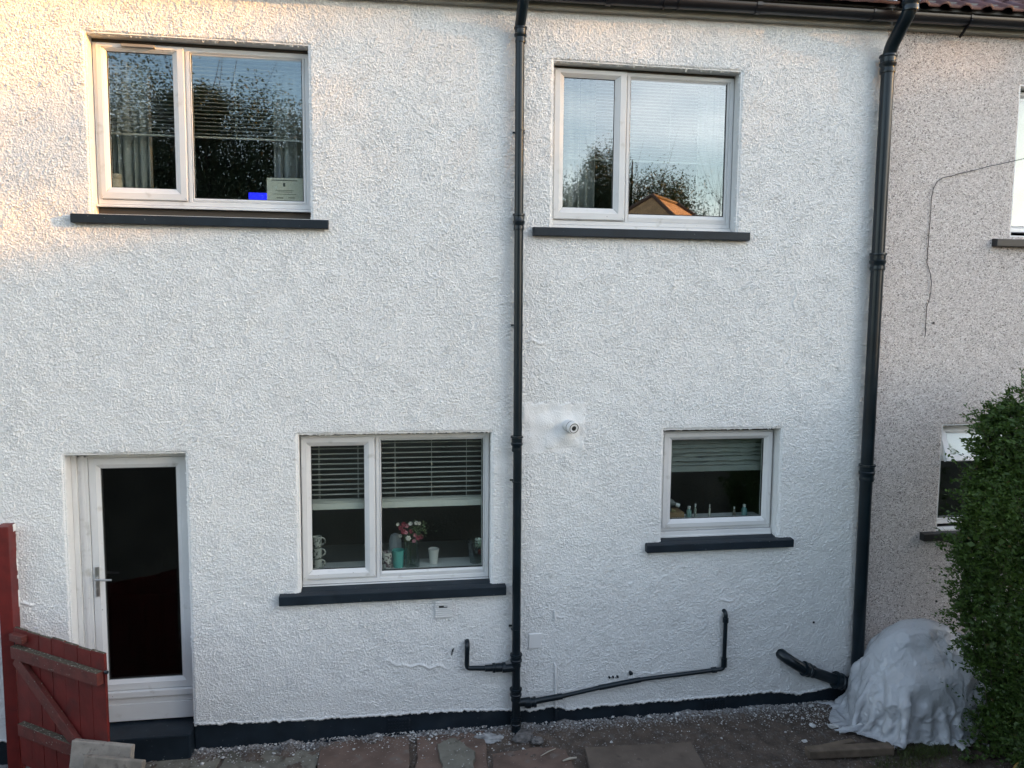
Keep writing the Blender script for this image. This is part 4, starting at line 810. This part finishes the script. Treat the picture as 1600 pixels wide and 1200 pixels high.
# ------------------------------------------------------------------ plastic sheet (small cloth solver)
def drape():
    nu, nv = 88, 66; s_ = .028
    rg = np.random.default_rng(12)
    U, V_ = np.meshgrid((np.arange(nu)-nu/2)*s_, (np.arange(nv)-nv/2)*s_, indexing='ij')
    an = .18; P = np.stack([4.62+U*math.cos(an)-V_*math.sin(an), -.50+U*math.sin(an)+V_*math.cos(an), 1.05+0*U], -1)
    P[..., 2] += .05*fnoise(nu, nv, s_, .15, .6, 5); P[..., 0] += .014*fnoise(nu, nv, s_, .08, .3, 6); P[..., 1] += .012*fnoise(nu, nv, s_, .08, .3, 8)
    P[..., 1] = np.minimum(P[..., 1], -.04)
    prev = P.copy()
    blobs = [((4.66,-.33,.0),(.60,.28,.90),2.3), ((4.98,-.42,.0),(.42,.33,.74),2.6), ((4.62,-.50,.0),(.50,.25,.60),3.6), ((4.36,-.40,.0),(.34,.26,.50),3.0)]
    offs = [((1,0),s_),((0,1),s_),((1,1),s_*2**.5),((1,-1),s_*2**.5),((2,0),2*s_),((0,2),2*s_)]
    for it in range(420):
        vel = (P-prev)*.965; prev = P.copy(); P = P+vel; P[..., 2] -= .0011
        for sub in range(7):
            for (di, dj), L in offs:
                st_ = 1.0 if L < 2*s_-1e-6 else .12
                i0, i1 = slice(0, nu-di), slice(di, nu)
                if dj >= 0: j0, j1 = slice(0, nv-dj), slice(dj, nv)
                else: j0, j1 = slice(-dj, nv), slice(0, nv+dj)
                D = P[i1, j1]-P[i0, j0]; l = np.linalg.norm(D, axis=-1, keepdims=True)+1e-9
                k = .23*st_
                c_ = D*((l-L)/l)*k; P[i0, j0] += c_; P[i1, j1] -= c_
            for c0_, rr_, n_ in blobs:
                q = (P-np.array(c0_))/np.array(rr_); f_ = (np.abs(q)**n_).sum(-1)**(1/n_); ins = f_ < 1
                if ins.any():
                    fac = (1/np.maximum(f_, .2))[..., None]; P = np.where(ins[..., None], np.array(c0_)+(P-np.array(c0_))*(1+(fac-1)*.6), P)
                    prev = np.where(ins[..., None], prev*.5+P*.5, prev)
            g_ = P[..., 2] < .03; P[..., 2] = np.where(g_, .03, P[..., 2]); prev = np.where(g_[..., None], P*.7+prev*.3, prev)
            P[..., 1] = np.minimum(P[..., 1], -.035)
    # finer grid, then crisp creases of stiff plastic
    def up(A, k, ax):
        n = A.shape[ax]; t = np.linspace(0, n-1, (n-1)*k+1); i0 = np.minimum(t.astype(int), n-2); f = t-i0
        g = lambda q: np.take(A, np.clip(q, 0, n-1), axis=ax); sh = [1, 1, 1]; sh[ax] = -1; f = f.reshape(sh)
        a, b, c, d = g(i0-1), g(i0), g(i0+1), g(i0+2)
        return b+.5*f*(c-a+f*(2*a-5*b+4*c-d+f*(3*(b-c)+d-a)))
    P = up(up(P, 3, 0), 3, 1); nu, nv = P.shape[:2]; s_ = s_/3
    gi, gj = np.meshgrid(np.arange(nu)*s_, np.arange(nv)*s_, indexing='ij')
    w1 = fnoise(nu, nv, s_, .10, .5, 71)*.035; w2 = fnoise(nu, nv, s_, .10, .5, 72)*.035
    def ridge(npt, asp, wd):
        p_ = rg.uniform(0, 1, (npt, 2))*np.array([nu*s_, nv*s_*asp]); dd_ = np.hypot((gi+w1)[..., None]-p_[:, 0], ((gj+w2)*asp)[..., None]-p_[:, 1])
        f1 = np.partition(dd_, 1, axis=-1)[..., :2]; f1.sort(-1); return np.exp(-(f1[..., 1]-f1[..., 0])/wd), f1[..., 0]
    r1_, c1_ = ridge(16, .5, .012); r2_, c2_ = ridge(46, .5, .009)
    gu = np.gradient(P, axis=0); gv = np.gradient(P, axis=1); N_ = np.cross(gu, gv); N_ /= np.linalg.norm(N_, axis=-1, keepdims=True)+1e-9
    for ax in (0, 1):
        for _ in range(8): N_ = (N_+np.roll(N_, 1, ax)+np.roll(N_, -1, ax))/3
    N_ /= np.linalg.norm(N_, axis=-1, keepdims=True)+1e-9
    th = np.arctan2(-(P[..., 1]+.05), (P[..., 0]-4.66)); wr = fnoise(nu, nv, s_, .25, 1.2, 44)
    dn = np.clip((.84-P[..., 2])/.5, 0, 1); fold = (1-np.abs(np.sin(th*4.2+wr*.6)))**2.2; fold2 = (1-np.abs(np.sin(th*9+wr*1.1+1)))**2.5
    sg = np.sign(N_[..., 1].mean()); N_ = -N_*sg; N_[..., 2] *= .6
    P = P+N_*(r1_*.014+r2_*.0055+fnoise(nu, nv, s_, .14, .5, 73)*.006+(fold*.020+fold2*.005)*dn)[..., None];P[..., 1] = np.minimum(P[..., 1], -.03); P[..., 2] = np.maximum(P[..., 2], .026)
    I = np.arange(nu*nv).reshape(nu, nv)
    F_ = np.stack([I[:-1,:-1],I[1:,:-1],I[1:,1:],I[:-1,1:]],-1).reshape(-1, 4); Pf = P.reshape(-1, 3)
    cf = Pf[F_].mean(1); wob = .05*np.sin(cf[:, 0]*9)+.03*np.sin(cf[:, 0]*23+cf[:, 1]*11)
    foot = np.hypot((cf[:, 0]-4.66)/.74, (cf[:, 1]+.36)/.47)+wob; tip = np.hypot((cf[:, 0]-3.97)/.16, (cf[:, 1]+.38)/.17)
    return Pf, F_[((cf[:, 2] > .05) & (foot < 1.28)) | (foot < 1.04) | (tip < 1)]
v_, f_ = drape()
pl = bpy.data.materials.new('milky_plastic_sheet'); pl.use_nodes = True; t = pl.node_tree; b = t.nodes['Principled BSDF']
b.inputs['Base Color'].default_value = (.74,.755,.78,1); b.inputs['Roughness'].default_value = .17; b.inputs['Specular IOR Level'].default_value = 1.0; b.inputs['Coat Weight'].default_value = .5; b.inputs['Coat Roughness'].default_value = .12
tl = t.nodes.new('ShaderNodeBsdfTranslucent'); tl.inputs[0].default_value = (.76,.78,.82,1); x = t.nodes.new('ShaderNodeMixShader'); x.inputs[0].default_value = .3
t.links.new(b.outputs[0], x.inputs[1]); t.links.new(tl.outputs[0], x.inputs[2])
x2 = t.nodes.new('ShaderNodeMixShader'); x2.inputs[0].default_value = .30; tp = t.nodes.new('ShaderNodeBsdfTransparent'); t.links.new(x.outputs[0], x2.inputs[1]); t.links.new(tp.outputs[0], x2.inputs[2]); t.links.new(x2.outputs[0], t.nodes['Material Output'].inputs[0])
ge = t.nodes.new('ShaderNodeNewGeometry'); n = t.nodes.new('ShaderNodeTexNoise'); n.inputs['Scale'].default_value = 13; n.inputs['Detail'].default_value = 3; n.inputs['Distortion'].default_value = 2.2; t.links.new(ge.outputs['Position'], n.inputs['Vector'])
bp = t.nodes.new('ShaderNodeBump'); bp.inputs['Strength'].default_value = .9; bp.inputs['Distance'].default_value = .016; t.links.new(n.outputs['Fac'], bp.inputs['Height']); t.links.new(bp.outputs[0], b.inputs['Normal'])
o = fastmesh('plastic_sheet', v_, f_, pl); md2 = o.modifiers.new('sol', 'SOLIDIFY'); md2.thickness = .002
# what it covers: a heap of dark filled sacks
for i, (c_, r_, lab) in enumerate((((4.66,-.33,.42),(.52,.22,.42),'big grey sack upright under the plastic sheet'),((4.66,-.50,.27),(.42,.17,.27),'low grey sack in front under the plastic sheet'))):
    rock(c_, r_, mat('grey_sack_cloth', (.10,.10,.11), .9), lab, 30+i, cat='sack', grp='sacks under the sheet', name='sack')
tag(o, 'milky crumpled plastic sheet draped over a mound beside the hedge', 'plastic sheet')

# ------------------------------------------------------------------ foliage
def leaf_cloud(centers, dirs, length, width, seed, droop=0):
    """folded leaf: two quads; returns verts, faces"""
    rg = np.random.default_rng(seed); n = len(centers); d = dirs/np.linalg.norm(dirs, axis=1, keepdims=True)
    r = rg.normal(size=(n, 3)); t_ = np.cross(d, r); t_ /= np.linalg.norm(t_, axis=1, keepdims=True)+1e-9; nn = np.cross(d, t_)
    L = length*rg.uniform(.7, 1.3, (n, 1)); W = width*rg.uniform(.7, 1.3, (n, 1))
    c = centers; v = np.stack([c, c+d*L*.5+t_*W*.5+nn*W*.15, c+d*L, c+d*L*.5-t_*W*.5+nn*W*.15], 1)
    f_ = (np.arange(n)*4)[:, None]+np.array([[0, 1, 2, 3]]); return v.reshape(-1, 3), f_
def hedge():
    rg = np.random.default_rng(21)
    e = empty('hedge', (5.1,-1.5,0), 'tall dense green hedge at the boundary beside the plastic sheet', 'hedge')
    # left and wall-side faces lumpy
    def xl(y, z):
        base = np.interp(z, [0,.5,1.0,1.5,2.1,2.5,2.8,3.05], [4.84,4.78,4.64,4.52,4.50,4.52,4.66,4.92])
        return base+.05*np.sin(y*5.1+z*2.3)+.04*np.sin(z*7.3+y*3)+.03*np.sin(z*13+1)+(-(y+.9))*.03
    # twigs: start inside, go out to surface
    N = 5600; y = rg.uniform(-3.4,-.78, N); z = rg.uniform(.05,3.02, N)
    side = rg.random(N)
    X0 = xl(y, z); out = np.zeros((N, 3)); P = np.zeros((N, 3))
    A = side < .52; P[A] = np.stack([X0[A]+rg.uniform(0,.07,A.sum()), y[A], z[A]], 1); out[A] = np.array([-.8,-.1,.55])
    B = (side >= .52) & (side < .70); xx = rg.uniform(0, 1, N); P[B] = np.stack([X0[B]+xx[B]*(6.0-X0[B]), np.full(B.sum(), -.80)-rg.uniform(0,.1,B.sum()), z[B]], 1); out[B] = np.array([0,.8,.5])
    Cc = (side >= .70) & (side < .86); P[Cc] = np.stack([rg.uniform(4.95,6.0,Cc.sum()), y[Cc], 2.98+rg.normal(0,.05,Cc.sum())+.06*np.sin(y[Cc]*4)], 1); out[Cc] = np.array([-.1,-.1,1])
    D_ = side >= .86; P[D_] = np.stack([rg.uniform(4.9,6.0,D_.sum()), np.full(D_.sum(),-3.4)+rg.uniform(0,.1,D_.sum()), z[D_]], 1); out[D_] = np.array([0,-1,.4])
    out = out+rg.normal(0,.42,(N,3)); out /= np.linalg.norm(out, axis=1, keepdims=True)
    L = rg.uniform(.10,.20, N); ex = rg.random(N) < .05; L[ex] *= 2.2
    cs, ds = [], []; tw_v, tw_f = [], []
    for k in range(14):
        u = (k+.5)/14; c = P-out*.05+out*(L*u)[:, None]; c[:, 2] -= .10*(u**2)*L; sgn = 1 if k % 2 else -1
        sidev = np.cross(out, np.array([0,0,1.])+rg.normal(0,.5,(N,3))); sidev /= np.linalg.norm(sidev, axis=1, keepdims=True)
        cs.append(c); ds.append(out*.75+sidev*sgn+rg.normal(0,.2,(N,3)))
    cs = np.concatenate(cs); ds = np.concatenate(ds); kp = cs[:, 2] > .02; kp &= ~((cs[:,0]-cs[:,0] != 0))
    v, f_ = leaf_cloud(cs[kp], ds[kp], .035, .017, 5); fastmesh('foliage', v, f_, M['leaf'], e, smooth=False)
    # twigs
    pick = rg.choice(N, 1500, replace=False); a = P[pick]-out[pick]*.25; b_ = P[pick]+out[pick]*(L[pick]*.95)[:, None]; w_ = .0025
    off = np.array([[w_,0,0],[-w_/2,w_*.87,0],[-w_/2,-w_*.87,0]]); v = np.concatenate([a[:, None]+off[None], b_[:, None]+off[None]*.4], 1)
    F = np.array([[0,1,4,3],[1,2,5,4],[2,0,3,5]]); fastmesh('twigs', v.reshape(-1,3), (F[None]+(np.arange(len(pick))*6)[:, None, None]).reshape(-1,4), M['bark'], e)
    pk = rg.choice(len(P), 420); v, f_ = leaf_cloud(P[pk]+out[pk]*rg.uniform(0,.12,(420,1)), out[pk]+rg.normal(0,.5,(420,3)), .034, .018, 8); fastmesh('brown_leaves', v, f_, M['leaf_dead'], e, smooth=False)
    # inner leaf mass so that no light passes through
    n = 30000; y = rg.uniform(-3.35,-.86, n); z = rg.uniform(.0,2.92, n); x0 = xl(y, z)+.05; x = x0+rg.exponential(.10, n); x = np.where(x > 5.95, rg.uniform(5, 5.9, n), x)
    k = rg.random(n) < .35; y = np.where(k, -.86-rg.exponential(.08, n), y); x = np.where(k, xl(y, z)+.05+rg.random(n)*(5.9-xl(y, z)-.05), x)
    v, f_ = leaf_cloud(np.stack([x, y, z], 1), rg.normal(size=(n, 3))+np.array([-.4,0,.2]), .06, .04, 6); fastmesh('inner_foliage', v, f_, M['leaf'], e, smooth=False)
    m = MB()
    for k in range(6):
        yy = -.95-k*.42; m.tube([(5.25+rg.normal(0,.03),yy,-.05),(5.2,yy+.02,.8),(5.3,yy,1.8),(5.25,yy,2.7)], [.04,.03,.02,.008], 8)
    m.build('trunk', M['bark'], e)
hedge()
# low weed sprays in front of the sheet
def sprig(base, n, h, spread, seed, label, cat='weed', leafL=.04, leafW=.028, name='weed', lm='leaf'):
    rg = random.Random(seed); e = empty(name, base, label, cat); m = MB(); cs, ds = [], []
    for k in range(n):
        a = rg.uniform(0, 6.28); d_ = Vector((math.cos(a)*spread, math.sin(a)*spread*.5, 1)).normalized(); L = h*rg.uniform(.5,1); p = Vector(base)
        pts = [p+d_*L*u+Vector((0,0,-.25*L*u*u)) for u in (0,.33,.66,1)]; m.tube(pts, [.003,.0025,.002,.001], 5)
        for u in [i/9 for i in range(2,10)]:
            q = p+d_*L*u+Vector((0,0,-.25*L*u*u)); cs.append(q); ds.append(Vector((rg.uniform(-1,1), rg.uniform(-1,1), rg.uniform(-.2,.6))))
    m.build('stems', M['bark'], e); v, f_ = leaf_cloud(np.array([tuple(c) for c in cs]), np.array([tuple(d_) for d_ in ds]), leafL, leafW, seed); fastmesh('leaves', v, f_, M[lm], e, smooth=False)
sprig((4.82,-1.0,.0), 26, .38, 1.0, 3, 'leafy weed spreading at the foot of the hedge before the sheet')
sprig((4.62,-1.05,.0), 14, .20, 1.2, 4, 'low creeping weed in front of the plastic sheet', leafL=.03, leafW=.02)
def tuft(c, n, h, seed, label, rx=.16, ry=.05):
    rg = np.random.default_rng(seed); b0 = np.stack([c[0]+rg.normal(0,rx,n), c[1]+rg.normal(0,ry,n), np.full(n, c[2])], 1); d_ = np.stack([rg.normal(0,.55,n), rg.normal(0,.5,n), np.ones(n)], 1)
    L = h*rg.uniform(.5,1.1,(n,1)); w_ = .0022; s_ = np.stack([rg.normal(size=n), rg.normal(size=n), 0*L[:,0]], 1); s_ /= np.linalg.norm(s_, axis=1, keepdims=True)
    mid = b0+d_*L*.55; tip = b0+d_*L+np.array([0,0,-.3])*L; v = np.stack([b0-s_*w_, b0+s_*w_, mid+s_*w_*.8, mid-s_*w_*.8, tip+s_*.0004, tip-s_*.0004], 1)
    F = np.array([[0,1,2,3],[3,2,4,5]]); o = fastmesh('grass_tuft', v.reshape(-1,3), (F[None]+(np.arange(n)*6)[:,None,None]).reshape(-1,4), M['grass'], smooth=False); tag(o, label, 'grass')
tuft((4.36,-.88,.01), 700, .075, 1, 'green grass tuft growing at the front edge of the plastic sheet'); tuft((4.05,-.98,.0), 420, .05, 2, 'low mossy grass patch beside the timber edging', .16, .06)
# orange ring / hose coil in the corner
m = MB(); cc = Vector((4.985,-1.235,.02)); m.tube([cc+Vector((.115*math.cos(a), -.02*math.cos(a), .085*math.sin(a))) for a in [math.pi*k/20 for k in range(-2,23)]], .016, 14)
tag(m.build('hose_loop', mat('yellow_ochre_rubber', (.42,.25,.06), .4), smooth=True), 'yellow ochre hose loop at the foot of the hedge', 'hose')

# trees behind the photographer: they stand in the garden and reflect in the panes; a tall one is added to filter low sun
def tree(name, base, H, crown, label, nleaf, seed, leafL=.12, trunk_r=.16, grp=None, bare=0, thin=1.0, veil=None):
    """crown = list of (dx, dy, z, rx, ry, rz) ellipsoids"""
    rg = random.Random(seed); nr = np.random.default_rng(seed); e = empty(name, base, label, 'tree', grp)
    m = MB(); B = Vector(base); m.tube([B, B+Vector((.05,.0,H*.3)), B+Vector((-.05,.05,H*.55)), B+Vector((.05,0,H*.85))], [trunk_r, trunk_r*.8, trunk_r*.55, trunk_r*.15], 10)
    cs = []
    for (dx, dy, z, rx, ry, rz) in crown:
        c = B+Vector((dx, dy, z)); st_ = B+Vector((0,0,max(H*.25, z*.6)))
        for k in range(7):
            tgt = c+Vector((rg.uniform(-.8,.8)*rx, rg.uniform(-.8,.8)*ry, rg.uniform(-.6,.9)*rz)); mid = (st_+tgt)/2+Vector((rg.gauss(0,.1)*rx, 0, rg.gauss(0,.12)*rz)); m.tube([st_, mid, tgt], [trunk_r*.3, trunk_r*.16, trunk_r*.04], 6)
            for q in range(bare): 
                t2 = tgt+Vector((rg.gauss(0,.4)*rx, rg.gauss(0,.4)*ry, abs(rg.gauss(0,.5))*rz)); m.tube([mid.lerp(tgt,.5), (mid+t2)/2+Vector((0,0,.1)), t2], [trunk_r*.08,trunk_r*.05,trunk_r*.015], 5)
        n = int(nleaf*(rx*rz)/sum(a[3]*a[5] for a in crown)); ncl = max(6, n//110)
        cc_ = nr.normal(size=(ncl, 3)); cc_ /= np.linalg.norm(cc_, axis=1, keepdims=True); cc_ *= nr.uniform(.2,1.0,(ncl,1))**.8; cc_ *= np.array([rx, ry, rz]); cl = np.array(c)+cc_
        w_ = nr.integers(0, ncl, n); cs.append(cl[w_]+nr.normal(size=(n,3))*np.array([rx,ry,rz])*.13*thin)
    if veil:      # added leaves above the crown, thinning upwards to soften the sun patch edge
        n = 1900; yy_ = nr.uniform(veil[0], veil[1], n); zl = np.interp(yy_, [-12.6,-11.7,-11.0,-6], [10.2,10.8,11.8,12.1]); cs.append(np.stack([base[0]+nr.normal(0,1.0,n), yy_, zl+2.3*(1-np.sqrt(nr.random(n)))], 1))
        n = 4200; yy_ = nr.uniform(-11.4, veil[1], n); zl = np.interp(yy_, [-12.6,-11.7,-11.0,-6], [10.2,10.8,11.8,12.1]); cs.append(np.stack([base[0]+nr.normal(0,1.0,n), yy_, zl-nr.random(n)*(zl-9.8)], 1))
    m.build('trunk', M['bark'], e, smooth=True); cs = np.concatenate(cs)
    v, f_ = leaf_cloud(cs, nr.normal(size=cs.shape)+np.array([0,0,-.3]), leafL, leafL*.5, seed+1); fastmesh('crown', v, f_, M['leaf2'], e, smooth=False)
TG = 'garden trees behind the viewpoint'
tree('broadleaf_tree', (-4.2,-13.5,1.9), 8, [(-1.8,0,4.6,2.2,1.6,2.9),(1.2,.2,4.3,2.4,1.6,2.6),(3.2,.3,4.0,1.6,1.3,2.5),(-.2,1.0,6.2,.9,.8,.8)], 'broadleaf garden tree reflected in the upper left window', 170000, 2, .075, grp=TG, bare=4)
tree('broadleaf_tree', (10.6,-27,1.9), 10, [(-1.2,0,6.6,1.4,1.4,2.4),(1.2,0,5.2,2.4,2.0,2.8),(-2.2,0,4.0,2.4,2.0,3.4)], 'dark garden tree reflected in the upper window between the drainpipes', 120000, 5, .10, grp=TG, bare=3)
tree('bare_tree', (14.3,-26,1.9), 8, [(0,0,5.6,1.6,1.3,2.6)], 'thin twiggy tree beside the orange lit roof', 500, 8, .10, .10, grp=TG, bare=8)
tree('sun_filter_tree', (30,-11.0,1.9), 13, [(0,1,4.2,3.5,6.0,3.6),(0,6.5,4.0,3,4.0,3.6),(0,-5.5,4.0,3,4,3.6)], 'tall unseen tree added to filter the low evening sun', 36000, 11, .26, .3, grp=TG, veil=(-17,-5,0,0))
for k in range(9):
    xx = -26+k*7+random.uniform(-1,1); tree('garden_shrub', (xx,-34-random.uniform(0,5),1.9), 3.4, [(0,0,2.0,3.6,2.4,2.0)], ['rounded','broad','tall rounded','low spreading','dense','bushy','leaning','twin headed','pale green'][k]+' shrub in the far garden row behind the viewpoint', 2600, 40+k, .28, .12, grp='far garden shrubs')
# unseen house, added so its roof keeps most low sun off the wall
nh = empty('sun_block_house', (36,-10,1.9), 'big unseen house added to block the low sun', 'house')
m = MB(); m.box(32,41,-24,6,1.9,7.4); m.build('wall', mat('grey_house_wall', (.35,.33,.31), .85, noise=(3,.1)), nh)
m = MB(); m.add([(31.4,-24.5,7.3),(41.6,-24.5,7.3),(41.6,6.5,7.3),(31.4,6.5,7.3),(36,-24.5,11.7),(36,6.5,11.7)], [(0,3,2,1),(0,4,5,3),(1,2,5,4),(0,1,4),(3,5,2)])
m.build('roof', M['tile2'], nh)
# the house across the gardens
hb = empty('garden_house', (10.2,-21.5,1.9), 'house across the gardens with an orange sunlit roof', 'house')
ca, sa = math.cos(R(-48)), math.sin(R(-48))
def hp(u, v, z): return (10.4+u*ca-v*sa, -22+u*sa+v*ca, 1.62+z)
m = MB(); a_ = [hp(x_, y_, z_) for z_ in (0,4.6) for x_, y_ in ((-3,-2.2),(3,-2.2),(3,2.2),(-3,2.2))]
m.add(a_, [(0,1,5,4),(1,2,6,5),(2,3,7,6),(3,0,4,7),(4,5,6,7)]); m.build('wall', mat('sandy_house_wall', (.42,.30,.20), .85, noise=(3,.1)), hb)
m = MB(); m.add([hp(-3.3,-2.55,4.5),hp(3.3,-2.55,4.5),hp(3.3,2.55,4.5),hp(-3.3,2.55,4.5),hp(-1.2,0,6.3),hp(1.2,0,6.3)], [(0,3,2,1),(0,1,5,4),(1,2,5),(2,3,4,5),(3,0,4)])
m.build('roof', mat('orange_clay_tile', (.62,.34,.15), .8, noise=(4,.2)), hb)
m = MB()
for p, q in (((-3.3,2.55,4.52),(-1.2,0,6.34)),((3.3,2.55,4.52),(1.2,0,6.34)),((-1.2,0,6.34),(1.2,0,6.34)),((-3.3,2.6,4.48),(3.3,2.6,4.48)),((-3.3,-2.55,4.52),(-1.2,0,6.34))): m.tube([hp(*p), hp(*q)], .07, 8)
m.build('ridge_tiles', mat('dark_ridge_tile', (.16,.09,.06), .8), hb)
m = MB(); m.box(-1,1,-1,1,0,1); m.v = [hp(v[0]*.6, v[1]*.04+2.215, 2.6+v[2]*1.1) for v in m.v]; m.build('window', M['glass'], hb)

rebase()
for o in C.objects:
    if o.type == 'EMPTY' and not o.children: print('EMPTY without children', o.name)
